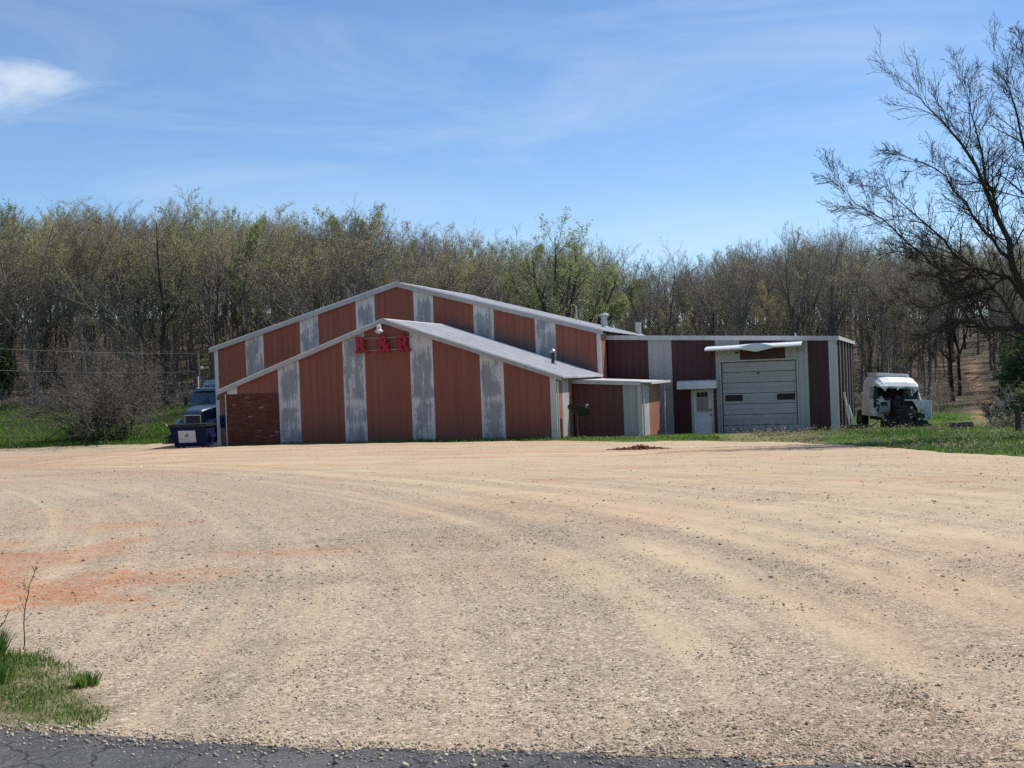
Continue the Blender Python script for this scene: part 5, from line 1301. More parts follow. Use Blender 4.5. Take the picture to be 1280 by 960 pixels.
WOOD = [
(22.3,77.6,10.5,1),(-15.0,85.1,11.0,1),(-26.1,88.5,12.8,0),(15.1,80.9,10.5,1),(-7.0,83.3,9.5,1),(31.6,76.9,8.1,1),
(-29.9,89.4,13.6,1),(3.8,83.5,10.5,1),(-33.9,90.3,13.9,0),(6.5,83.6,7.1,1),(1.3,83.7,8.1,1),(-18.0,88.2,13.2,2),
(19.8,79.9,11.1,1),(-23.6,89.3,12.0,2),(-4.6,84.4,10.9,0),(13.1,83.7,9.2,1),(-20.6,89.0,12.5,1),(-2.1,84.7,7.3,1),
(-37.4,92.3,12.1,0),(17.7,81.2,11.0,1),(-9.8,85.1,12.1,1),(25.8,79.0,8.9,1),(-27.7,91.0,12.8,0),(22.6,80.2,10.3,0),
(-30.5,91.8,13.6,0),(-12.9,86.4,9.8,0),(4.4,86.2,9.9,1),(-6.7,86.2,10.9,0),(34.2,79.8,10.0,1),(-14.6,88.2,11.7,0),
(-21.4,91.3,13.6,0),(-0.5,86.9,7.4,0),(-40.9,94.9,13.1,1),(17.1,83.6,8.4,0),(31.5,80.7,9.8,1),(-34.6,94.2,11.7,1),
(-37.4,94.9,13.6,1),(8.3,87.6,7.1,1),(-9.3,87.6,12.2,1),(-24.5,92.8,12.4,0),(-16.0,90.4,9.8,1),(14.3,86.1,9.2,1),
(-28.1,93.6,13.3,1),(-18.9,92.2,10.4,1),(1.9,88.2,10.7,0),(20.9,83.5,11.3,1),(24.9,82.3,8.0,0),(-4.7,88.4,11.1,1),
(5.4,88.8,6.7,1),(-22.4,94.1,11.1,1),(-25.9,94.9,13.2,1),(33.6,83.0,9.0,1),(-41.2,97.7,14.0,0),(-33.6,96.4,10.6,1),
(-6.8,89.8,11.3,1),(-31.0,96.0,13.3,1),(-3.0,90.2,7.7,1),(20.1,86.0,10.6,1),(-0.2,90.5,10.5,1),(13.6,89.4,7.3,0),
(27.3,84.4,8.0,1),(8.3,90.6,8.4,1),(-11.9,90.7,11.4,1),(3.5,90.7,8.5,0),(-27.9,96.6,12.5,1),(-19.6,95.2,10.6,0),
(35.9,84.4,7.8,1),(16.0,88.1,10.6,1),(24.8,85.1,9.7,1),(-36.2,98.5,13.4,0),(-23.8,96.3,10.7,1),(-16.6,94.5,10.1,0),
(5.9,91.6,10.0,1),(-39.1,99.4,11.9,0),(-14.2,93.3,11.7,0),(-8.5,91.9,10.3,2),(18.7,88.1,10.7,0),(-4.2,92.5,6.9,0),
(22.4,87.2,10.5,1),(-41.9,100.8,11.1,1),(-21.4,97.4,12.5,0),(0.2,93.0,7.0,0),(-11.3,93.2,12.3,1),(3.3,93.3,6.0,0),
(-33.0,100.0,10.1,1),(26.1,87.3,10.2,1),(15.9,90.6,10.6,1),(8.1,93.6,7.2,2),(-24.8,98.8,12.9,0),(28.6,87.4,8.0,1),
(34.1,87.2,10.3,0),(-18.5,98.1,12.6,0),(-6.9,94.2,9.8,0),(-2.4,94.2,8.4,1),(-30.3,100.3,12.0,1),(-16.0,97.2,11.6,0),
(5.9,94.6,8.4,0),(-44.1,102.6,13.9,2),(-27.1,100.1,13.4,2),(-35.4,101.9,11.9,0),(37.6,88.0,9.5,1),(-9.5,94.9,11.4,1),
(-21.9,100.2,11.2,1),(-12.2,95.9,10.6,0),(-38.7,103.8,13.3,0),(24.6,90.0,10.1,1),(31.0,89.8,10.2,1),(15.8,93.7,9.4,1),
(-5.7,96.6,11.3,0),(3.9,96.7,8.9,1),(8.3,96.7,9.8,1),(36.2,90.0,9.5,1),(-31.2,103.1,12.4,1),(-41.6,104.9,11.3,1),
(21.9,91.7,11.5,0),(-2.1,97.1,7.2,1),(-28.0,102.8,13.7,1),(19.1,93.1,9.7,1),(-14.4,99.0,8.9,1),(-23.7,102.4,10.4,0),
(13.5,96.3,9.3,1),(-20.0,102.2,11.8,0),(-16.8,101.2,12.2,1),(-10.4,98.3,10.0,0),(1.7,98.5,9.5,1),(-34.8,105.5,13.1,0),
(27.8,92.4,8.6,1),(-39.0,106.7,13.0,0),(6.7,99.1,8.5,1),(-44.4,107.4,13.5,1),(-4.3,99.5,8.4,0),(17.1,96.3,9.4,1),
(11.7,99.7,7.2,1),(-7.5,99.7,8.4,0),(23.9,93.7,10.0,1),(-30.8,106.0,12.6,1),(38.7,93.1,9.4,1),(32.3,93.8,7.9,1),
(-18.3,104.5,12.1,0),(-23.4,105.4,12.5,1),(35.7,93.9,8.0,1),(3.7,101.0,9.2,1),(-36.0,108.3,12.7,1),(-26.6,106.6,11.2,1),
(14.8,99.2,9.4,1),(22.0,96.4,11.2,1),(8.2,101.7,7.7,1),(-11.1,101.8,8.9,2),(-32.4,108.3,13.1,0),(-42.8,109.9,13.1,1),
(29.0,95.6,9.6,1),(-1.7,101.9,7.5,1),(-5.0,102.2,11.0,0),(-20.5,106.7,11.6,1),(-13.4,103.5,12.0,2),(19.8,98.2,9.0,1),
(12.7,102.4,8.1,1),(25.4,96.8,8.1,1),(-29.1,108.8,13.5,0),(40.9,96.1,10.4,1),(-38.8,110.9,13.2,1),(0.8,103.2,8.9,1),
(-8.5,103.3,8.8,1),(37.3,96.7,10.5,1),(-17.7,107.4,12.0,0),(-45.9,111.8,11.2,0),(-25.3,109.2,12.6,0),(-15.0,106.3,11.6,1),
(-35.0,111.3,9.9,0),(15.6,102.0,9.6,1),(33.7,98.1,8.9,1),(5.0,104.7,10.5,1),(-6.1,104.9,9.1,0),(29.9,98.6,8.0,0),
(-2.9,105.0,7.4,0),(22.4,99.8,10.3,1),(-30.5,111.3,11.6,0),(-20.3,109.7,12.1,0),(19.0,102.0,9.7,1),(-37.3,113.6,9.7,0),
(37.6,99.4,9.0,1),(-48.7,114.3,13.4,2),(-0.2,106.4,10.3,0),(-43.9,114.4,11.9,2),(10.0,106.5,8.1,2),(-10.5,106.5,9.0,0),
(-40.6,114.8,12.3,1),(13.7,105.6,7.3,1),(25.3,100.9,11.2,1),(40.6,100.0,9.8,1),(28.3,101.1,9.8,1),(33.2,101.0,10.1,1),
(-26.1,112.9,10.1,0),(44.1,100.6,9.9,1),(-22.1,112.4,11.1,0),(-16.9,110.9,11.6,1),(4.6,107.8,10.5,1),(-31.3,114.0,10.3,1),
(-8.0,107.8,10.0,1),(-14.4,109.5,11.8,1),(-4.7,108.2,9.0,1),(-1.7,108.8,8.6,1),(-33.8,115.7,13.0,1),(12.7,108.7,9.6,1),
(-11.2,109.3,11.0,1),(8.2,109.5,10.2,1),(1.0,109.6,8.5,0),(39.6,102.7,9.5,1),(-46.6,117.6,13.3,1),(19.0,105.6,10.4,1),
(24.0,103.8,10.9,1),(-41.0,118.0,10.8,1),(31.3,103.6,9.1,1),(-51.6,118.2,13.4,2),(-20.3,114.7,11.4,1),(34.7,103.9,10.5,1),
(4.2,110.5,8.8,0),(16.7,107.4,9.5,0),(-23.8,115.6,11.6,0),(44.1,103.7,9.5,1),(-37.1,118.1,11.3,0),(-43.7,119.0,12.7,0),
(-27.3,116.6,11.4,0),(-30.7,117.4,11.0,0),(28.1,105.1,10.0,1),(-5.7,111.6,9.1,1),(-12.7,112.0,11.8,2),(-2.8,111.6,10.4,0),
(21.6,106.8,9.2,1),(-9.5,112.0,10.1,1),(-17.8,116.2,11.7,0),(6.7,112.4,10.5,0),(-15.4,114.8,9.8,1),(12.3,112.3,7.9,1),
(-34.3,119.5,11.4,2),(40.0,105.7,10.4,0),(-39.4,120.6,11.0,2),(-21.4,117.4,10.9,1),(9.5,112.8,8.0,1),(25.2,106.8,9.5,1),
(46.0,106.1,8.9,1),(32.3,106.6,10.3,1),(-48.3,121.2,11.2,0),(-52.3,121.3,10.9,1),(0.8,113.5,9.8,2),(15.5,110.9,7.4,1),
(-25.3,118.9,11.8,2),(-45.4,121.8,11.5,1),(42.6,107.0,8.2,0),(29.8,107.8,10.0,1),(-5.2,114.4,10.1,1),(-28.2,120.1,11.1,0),
(19.2,110.4,10.0,1),(34.8,108.0,8.9,1),(-42.3,122.8,11.7,0),(-2.3,114.9,9.2,1),(37.6,108.1,10.4,0),(-18.9,119.2,10.7,1),
(-31.2,121.4,12.9,1),(-12.4,115.5,9.0,1),(-8.3,115.3,10.1,1),(3.0,115.3,9.0,1),(-36.4,123.0,11.0,0),(45.0,108.8,10.5,0),
(8.1,115.8,10.4,1),(27.6,109.7,10.5,1),]
FAR_WOOD = [
(46.8,135.6,9.0,1),(25.6,149.9,10.2,1),(66.0,148.1,7.5,1),(22.3,112.5,10.9,1),(-42.9,140.4,10.3,1),(-40.0,135.1,12.1,1),
(-67.3,145.1,12.8,2),(51.6,105.6,10.0,1),(26.0,125.9,9.7,0),(-54.3,123.4,11.7,1),(-18.1,135.0,8.9,1),(80.2,145.6,7.7,0),
(50.1,128.8,9.1,1),(59.8,122.7,9.4,1),(-55.4,137.3,11.8,0),(0.2,130.6,7.6,1),(52.1,120.5,9.3,1),(-1.1,117.7,8.3,0),
(22.6,116.9,10.5,1),(-36.3,130.2,12.6,0),(-16.2,139.2,8.6,0),(1.0,122.3,9.7,0),(-2.6,136.9,8.2,1),(-45.6,93.0,13.4,0),
(-33.9,126.6,11.8,0),(-44.7,128.8,12.0,0),(-24.8,134.3,10.2,0),(13.9,117.2,8.6,1),(-59.5,147.0,11.3,0),(47.4,111.1,10.1,1),
(-73.0,134.0,11.2,1),(51.5,144.9,10.6,1),(-22.2,148.1,9.6,1),(-1.4,125.3,7.8,0),(47.7,142.4,9.7,1),(-55.0,119.3,12.4,1),
(-33.4,149.1,12.6,0),(-4.9,142.4,8.7,1),(-59.1,141.4,12.9,1),(36.4,116.8,9.5,1),(46.4,128.3,10.5,1),(-48.5,109.9,13.8,1),
(46.2,90.3,9.2,1),(15.1,133.3,7.9,1),(25.3,146.9,8.1,1),(30.1,128.6,10.4,1),(39.8,117.8,9.0,0),(9.6,148.6,9.0,1),
(-54.9,112.2,12.0,0),(7.3,137.4,7.7,0),(21.9,120.4,10.3,1),(-14.4,132.0,10.8,1),(-46.6,145.9,10.0,0),(3.5,137.8,7.8,0),
(15.6,142.7,7.8,1),(-27.8,149.4,11.7,0),(39.0,130.9,10.6,0),(-22.1,120.8,10.2,1),(37.1,142.4,9.7,1),(47.4,119.1,8.9,0),
(-69.8,135.9,11.8,0),(16.4,128.0,8.6,1),(46.1,147.2,8.3,1),(-68.6,128.3,11.8,0),(38.7,121.9,8.3,1),(30.2,122.0,11.6,1),
(42.7,134.0,10.5,1),(37.0,111.3,9.9,0),(-56.3,148.5,10.8,2),(-15.6,142.6,10.3,1),(-53.9,131.5,11.4,0),(49.8,138.6,7.5,0),
(-38.5,125.3,10.5,0),(-55.3,103.4,13.3,0),(18.9,137.4,8.8,1),(31.2,144.4,11.0,1),(-7.0,123.9,7.9,0),(54.2,142.4,7.4,1),
(-31.4,133.9,10.1,1),(9.9,134.1,8.8,1),(56.7,149.9,8.8,1),(-34.7,142.6,11.7,1),(30.8,132.8,9.6,0),(-43.8,97.9,14.0,2),
(72.0,134.2,8.9,0),(64.1,118.2,10.4,0),(27.3,117.3,9.1,1),(-69.1,139.8,10.9,2),(44.2,139.5,9.2,0),(6.8,127.4,8.4,1),
(29.3,141.3,8.3,0),(23.5,136.3,8.3,0),(-38.5,142.9,10.9,1),(-50.5,144.2,11.0,0),(43.4,97.6,8.1,0),(45.7,83.8,10.4,1),
(-56.5,115.2,13.8,0),(18.5,131.4,7.1,1),(59.2,142.1,10.0,1),(52.6,132.9,8.7,1),(63.8,143.4,9.3,0),(-7.6,139.6,9.0,1),
(32.7,147.2,11.1,0),(-40.5,91.8,11.8,1),(-59.3,136.0,12.1,1),(44.3,87.8,9.6,1),(38.8,76.5,8.6,0),(-48.6,124.5,12.7,2),
(-28.5,145.7,10.3,0),(-57.3,131.7,11.0,0),(-27.9,131.8,12.2,1),(18.5,121.4,6.9,0),(43.4,123.6,9.8,1),(-3.3,122.3,9.8,0),
(-49.2,138.0,11.7,1),(7.9,122.9,7.9,1),(74.6,142.0,9.0,1),(22.7,131.0,10.4,1),(-39.2,129.2,11.9,1),(35.5,130.3,8.4,1),
(-11.4,143.6,7.9,1),(47.9,93.1,9.5,0),(40.8,89.1,10.3,1),(-13.6,124.8,8.5,2),(37.5,126.2,8.2,1),(-25.3,130.2,11.6,2),
(76.2,136.7,7.8,1),(40.4,147.4,10.4,0),(5.5,118.7,9.9,0),(53.0,113.7,8.5,0),(-6.5,146.1,7.6,1),(-52.8,114.8,9.9,1),
(-14.6,135.5,8.4,0),(61.1,112.6,9.1,1),(-60.8,150.0,11.9,2),(23.1,141.7,8.7,1),(-64.4,142.3,12.0,0),(57.3,126.6,7.8,1),
(-38.2,146.4,10.8,0),(-51.7,148.2,11.8,0),(32.7,110.9,9.2,1),(-18.9,123.3,10.3,1),(46.9,86.6,8.8,1),(6.2,141.2,9.7,0),
(-33.1,130.6,10.3,0),(16.3,148.9,6.9,1),(6.4,145.3,10.6,1),(-52.7,135.8,12.1,0),(56.9,104.4,9.2,0),(24.4,110.4,10.3,1),
(39.5,84.1,10.3,0),(14.7,121.0,10.1,1),(49.6,125.6,9.3,0),(-31.0,142.9,11.5,0),(-10.0,129.7,7.8,1),(56.6,130.2,8.7,1),
(53.2,125.1,8.3,1),(28.9,137.3,9.6,1),(-50.5,92.8,14.4,2),(-7.5,127.3,8.4,1),(-42.0,125.6,12.8,0),(40.6,138.3,9.1,1),
(58.9,138.8,8.6,1),(-46.7,101.9,12.5,0),(-20.4,139.4,10.0,1),(41.4,128.3,10.2,1),(-60.7,129.5,12.6,1),(-10.3,124.8,8.3,1),
(41.4,142.0,9.7,1),(44.4,116.6,10.4,1),(19.3,115.9,8.7,1),(66.0,141.1,9.6,1),(57.3,113.6,8.7,1),(34.4,134.1,9.1,1),
(-51.5,110.7,12.4,0),(-27.8,125.6,10.8,1),(-30.5,139.8,10.6,1),(9.8,128.5,8.3,0),(63.9,123.1,9.5,1),(20.1,140.6,8.4,1),
(37.9,81.1,10.0,1),(-45.8,142.5,12.3,2),(54.2,118.1,10.2,1),(61.2,133.5,9.2,1),(12.8,129.9,8.6,1),(-26.0,143.5,9.8,1),
(30.0,113.4,10.9,1),(-45.8,136.7,12.5,1),(12.5,149.9,8.2,1),(-63.4,145.6,13.1,1),(60.5,145.0,7.8,0),(-35.2,134.8,12.0,0),
(-48.1,95.1,14.0,0),(-4.3,130.1,6.9,1),(41.9,86.0,10.3,1),(-43.6,147.1,11.5,0),(-49.6,127.6,11.0,0),(20.0,144.4,8.5,1),
(12.6,123.6,7.2,1),(-45.1,124.9,12.6,1),(60.8,117.1,8.9,1),(2.3,142.6,7.4,1),(42.7,80.0,8.1,1),(-9.9,147.1,9.1,1),
(-74.9,140.0,11.5,1),(41.9,114.2,8.1,1),(-9.1,120.3,8.7,1),(-5.9,134.3,9.6,1),(82.8,149.8,7.2,0),(-72.9,146.9,11.9,1),
(-32.7,136.9,9.9,1),(-21.7,133.2,9.1,1),(-62.9,136.1,13.6,0),(2.8,127.4,9.7,2),(66.1,133.4,8.7,1),(33.5,121.7,11.0,0),
(59.1,108.7,9.0,1),(5.5,131.6,9.6,0),(66.8,144.5,7.5,1),(50.0,149.1,8.8,0),(-68.6,148.0,13.1,0),(55.9,146.2,10.4,0),
(-52.5,98.3,13.1,0),(25.2,114.0,9.0,1),(-16.1,120.7,10.9,1),(51.7,100.0,7.4,1),(-14.8,128.6,9.6,1),(-6.2,149.8,8.1,1),
(-53.6,126.8,11.1,0),(47.7,115.4,8.2,1),(42.1,82.9,8.3,0),(-5.8,117.3,9.8,1),(62.2,137.2,9.7,0),(48.9,107.4,8.4,0),
(-60.2,108.0,14.3,0),(5.3,149.2,9.9,1),(-62.5,139.4,10.8,0),(54.4,139.2,8.4,1),(-65.4,128.0,11.0,1),(-58.3,119.6,13.7,0),
(29.3,147.3,9.3,0),(-8.6,136.5,9.2,0),(62.2,127.0,9.6,1),(-11.1,134.4,8.9,1),(-48.3,105.8,11.7,1),(57.2,119.8,9.6,1),
(51.1,91.7,9.5,0),(51.1,117.1,8.9,0),(-2.6,148.9,6.5,1),(76.2,149.8,8.6,0),(48.1,131.9,8.6,1),(-52.5,140.5,13.1,0),
(36.2,119.9,9.2,1),(46.2,96.5,8.4,1),(40.5,78.4,10.1,1),(-1.8,133.3,7.8,1),(1.7,147.5,8.2,0),(-48.6,134.7,12.5,0),
(62.2,149.5,9.5,1),(-20.9,127.6,9.5,0),(52.2,110.5,9.5,0),(12.9,145.7,8.2,0),(-27.5,138.8,9.7,0),(-31.0,124.6,10.5,0),
(32.1,116.0,11.0,1),(10.8,116.7,9.2,1),(73.0,139.3,9.4,1),(11.4,120.7,7.1,0),(69.9,146.7,9.8,1),(14.6,139.7,6.4,1),
(36.7,146.9,11.6,1),(67.5,128.4,8.6,1),(72.5,150.0,9.4,1),(-81.1,148.0,12.3,1),(-41.1,131.7,10.8,0),(34.5,139.6,11.0,1),
(-65.3,131.6,11.2,0),(-19.5,146.5,8.6,0),(22.7,127.2,10.5,1),(-50.3,102.8,14.1,0),(-44.8,132.4,11.7,0),(-66.0,118.9,12.1,0),
(-4.3,126.9,7.0,1),(9.8,143.6,10.7,1),(3.9,123.8,9.3,1),(-57.7,126.7,10.8,1),(78.1,139.9,9.2,1),(26.3,142.7,8.2,1),
(70.2,125.8,9.9,1),(-0.6,140.4,7.7,0),(-62.3,124.7,12.4,0),(-12.3,121.3,9.1,0),(44.6,143.2,8.2,1),(27.2,129.9,10.0,1),
(16.2,124.7,7.7,1),(36.7,78.1,7.8,1),(2.4,134.1,8.9,1),(-60.3,122.0,11.1,0),(-23.8,139.4,8.5,1),(46.7,122.5,8.0,1),
(-50.1,131.7,13.1,2),(49.3,88.7,9.5,0),(67.7,123.4,10.2,1),(13.1,135.8,6.3,0),(47.6,102.3,10.6,0),(55.2,106.8,9.9,1),
(42.6,119.4,10.5,1),(38.2,134.6,10.2,0),(20.5,124.7,8.6,0),(42.8,149.5,8.1,1),(-47.6,98.1,14.0,1),(-76.8,147.9,13.8,0),
(17.1,118.4,8.9,1),(-18.9,131.1,8.4,1),(16.9,145.7,9.6,1),(54.2,101.8,10.6,1),(57.8,133.7,9.6,1),(-24.7,126.1,10.8,1),
(-60.7,111.6,12.7,0),(-15.9,146.0,10.8,0),(-43.4,95.0,13.8,1),(-64.1,114.9,11.5,0),(53.4,97.5,10.0,1),(-69.1,132.9,13.7,0),
(42.1,93.4,7.3,1),(-72.5,129.8,11.4,0),(-2.3,144.2,7.0,0),(9.7,139.6,9.8,1),(70.4,143.0,9.7,1),(-79.2,144.3,13.6,1),
(-30.5,128.5,12.9,0),(-40.2,138.3,10.1,2),(-50.8,95.6,11.4,0),(-22.0,124.1,11.0,0),(-75.6,136.1,11.7,1),(-72.0,142.1,11.2,0),
(48.3,99.3,8.6,1),(-57.5,110.3,10.7,1),(-40.3,149.2,13.5,0),(-55.7,142.5,11.3,1),(49.9,135.2,8.5,1),(64.2,129.6,8.0,1),
(51.1,94.8,10.4,1),(-58.0,105.2,14.1,1),(-63.2,118.6,12.7,0),(79.3,149.2,10.1,1),(42.8,111.2,10.5,0),(75.0,146.9,8.6,1),
(70.2,131.3,7.9,1),(66.9,120.3,9.0,1),(-54.4,100.0,14.4,0),(33.0,125.2,8.9,1),(25.6,139.6,9.0,1),(-48.6,148.9,12.6,1),
(-21.5,142.4,10.0,1),(53.2,136.3,7.8,0),(-17.7,126.2,11.0,1),(25.7,121.3,8.9,1),(22.1,148.7,7.9,1),(55.6,110.5,9.8,1),
(-41.9,144.1,11.1,1),(26.1,133.3,10.2,1),(44.7,81.5,8.9,1),(-66.4,122.5,12.6,0),(41.6,76.0,8.7,1),(64.1,114.6,8.2,1),
(53.3,128.7,9.0,1),(19.9,134.4,7.2,1),(-51.0,107.4,13.7,1),(16.5,114.3,9.5,1),(-13.8,149.8,7.1,1),(-23.2,145.1,10.4,1),
(67.5,137.7,8.3,1),(-48.7,141.0,12.2,1),(-34.4,145.9,12.0,0),(-61.3,115.4,11.9,0),(34.4,76.9,8.2,1),(-50.4,100.0,12.6,0),
(-36.6,138.5,10.3,1),(32.0,137.3,11.7,0),(78.0,143.4,7.5,0),(-11.0,138.6,7.9,0),(-64.0,149.7,12.6,1),(-48.1,92.1,13.6,0),
(-24.9,122.3,10.9,0),(-66.0,137.5,10.7,1),(-16.9,149.0,8.5,1),(-78.7,140.8,12.1,0),(-28.3,135.5,10.9,0),(43.6,130.7,10.5,1),
(53.5,148.9,8.4,1),(50.8,141.5,8.9,1),(-75.6,144.4,12.0,0),(55.9,123.5,8.2,0),(-13.9,118.3,9.3,1),(-22.1,136.4,8.4,1),
(-43.6,91.2,11.4,0),(56.5,136.5,9.8,0),(-25.3,147.6,8.8,0),(37.2,137.5,11.0,1),(68.8,149.9,9.7,1),(-53.7,145.5,10.6,1),
(40.5,124.8,8.3,1),(62.5,140.6,7.6,0),(34.9,113.6,10.4,1),(29.2,125.5,10.5,0),(-72.7,137.2,13.3,0),(-61.7,132.8,13.1,1),
(-54.7,108.7,13.7,1),(60.9,129.9,8.6,0),(-45.8,96.0,13.9,0),(-51.5,124.8,11.0,1),(43.3,90.6,9.0,0),(-8.4,142.7,8.0,1),
(23.5,123.8,10.4,1),(-57.1,123.7,13.4,1),(73.3,131.1,8.4,1),(-53.4,96.0,13.9,0),(-52.8,102.2,13.0,0),(-7.5,131.6,7.6,0),
(-56.6,101.1,13.2,1),(50.6,102.8,9.9,0),(-36.6,149.3,11.5,1),(34.3,144.0,10.6,1),(-63.7,121.5,12.9,0),(30.2,118.8,10.1,0),
(-71.0,150.0,13.3,2),(12.7,126.7,7.4,2),(-5.9,120.4,9.2,1),(35.2,149.8,10.9,0),(-53.3,105.7,13.1,1),(-45.3,149.7,12.4,0),
]

for (x, y, H, v) in WOOD:
    bearing = x / y
    edge_ = np.interp(x, [-40, -30, -18, -12, 12, 16, 24, 40], [91, 89, 87, 83, 83, 80, 77, 76])
    row = 'front-row' if y - edge_ < 7 else 'second-row' if y - edge_ < 16 else 'deep-standing'
    look = {0: 'olive-budding', 1: 'bare grey', 2: 'pale green leafing'}[v]
    where, grp = (('left of the striped building', 'trees of the wood left of the building') if bearing < -.235 else
                  ('behind the striped gables', 'trees rising behind the gables') if bearing < .10 else
                  ('behind the garage end', 'trees rising behind the garage') if bearing < .27 else
                  ('behind the wrecked cab', 'trees behind the wrecked cab'))
    size_ = 'tall ' if H > 12 else 'low ' if H < 8.5 else ''
    tree('woodland_tree', '%s %s%s tree in the wood %s' % (row, size_, look, where), x, y, H * random.uniform(.95, 1.05), random.choice(LIB[v]), '%s %s %s' % (row, look, grp), wide=random.uniform(.9, 1.3))
def special(seed, label, x, y, H, kind, rz=0, wide=1., bark=None, name='woodland_tree', group=None):
    ms = wood_tree(seed, kind)
    if bark: ms[0].materials[0] = M[bark]
    return tree(name, label, x, y, H, ms, group, rz=rz, wide=wide)
special(31, 'thick dark-trunked tree at the wood edge behind the bare shrub', -23.6, 86.5, 13.9, 'sap', .4, 1.1, 'barkdark')
special(32, 'round-topped olive tree just behind the left slope of the tall gable', -11.5, 83, 12.7, 'olive', 1.2, 1.5)
special(33, 'bare vase-shaped tree rising alone behind the garage roof', 10.0, 82.5, 11.2, 'vase', .3, .95, 'barkdark')
special(34, 'dark thick trunk just left of the dirt trail', 28.0, 81, 11.5, 'bare', 2.2, 1.2, 'barkdark')
special(35, 'dark thick trunk standing right beside the dirt trail edge', 29.6, 84.4, 11.2, 'bare', .9, 1.1, 'barkdark')
# the pale green spreading tree behind the hall roof
def spreading():
    r_ = np.random.default_rng(77)
    tk = resample([(0, 0, -.4), (-.1, 0, 1.6), (-.35, .1, 3.2), (-.7, .2, 4.5)], 8)[None]; trr = np.linspace(.30, .2, 8)[None]
    L = [[(-.35, .1, 3.2), (-1.2, 0, 5.0), (-1.9, -.2, 6.6), (-2.4, -.3, 8.2), (-2.5, -.2, 9.6)], [(-.5, .1, 3.8), (-.9, .3, 5.8), (-1.1, .4, 7.6), (-.9, .5, 9.4), (-.9, .6, 11.0)],
         [(-.7, .2, 4.5), (-.2, .1, 6.0), (.3, .1, 7.6), (.5, .2, 9.4), (.4, .3, 10.6)], [(-.1, 0, 1.6), (.9, -.2, 3.6), (1.7, -.3, 5.2), (2.5, -.3, 6.7), (3.1, -.3, 8.0)],
         [(.9, -.2, 3.6), (1.4, .2, 5.6), (2.0, .4, 7.2), (2.6, .5, 8.8)], [(-1.2, 0, 5.0), (-2.6, .3, 6.3), (-3.6, .3, 7.6), (-4.0, .2, 8.8)], [(1.7, -.3, 5.2), (2.8, -.6, 5.8), (3.7, -.6, 6.5)], [(-.1, .1, 2.4), (.1, 1.6, 4.8), (.4, 2.4, 7.0), (.3, 2.6, 9.2)], [(-.3, .1, 2.8), (-.5, -1.5, 5.0), (-.3, -2.2, 7.2), (0, -2.4, 9.0)]]
    limbs = np.stack([resample(l, 9) for l in L]); lr = np.linspace(1, .25, 9)[None] * np.array([.15, .14, .14, .16, .09, .08, .07, .12, .12])[:, None]
    b2, b2r = grow(r_, limbs, lr, 9, .25, 1, (22, 55), .42, 6, .12, .13, .55, .014, .3, .4)
    sec, sr = grow(r_, b2, b2r, 7, .2, 1, (22, 58), .5, 5, .1, .16, .6, .009, .35, .4)
    tw, twr = grow(r_, sec, sr, 4, .15, 1, (20, 60), .6, 4, .08, .2, .65, .0065, .5, .3)
    tm = assemble('trunk', [(*tubes(tk, trr, 9), 0), (*tubes(limbs, lr, 7), 0), (*tubes(b2, b2r, 4), 0)]); tm.materials.append(M['barkdark'])
    cm = assemble('crown', [(*tubes(sec, sr, 3), 0), (*tubes(tw, twr, 3), 0), (*leaves(r_, tw, 7, .062, .12), 1)]); cm.materials.append(M['bark']); cm.materials.append(M['leaf_pale'])
    o = empty('leafing_tree', (3.9, 80.5, hz(3.9, 80.5)), 0, 'broad pale green leafing tree standing over the hall roof', 'tree')
    o.scale = (.92, .92, 1.0)
    link('trunk', tm, None, o); link('crown', cm, None, o)
spreading()

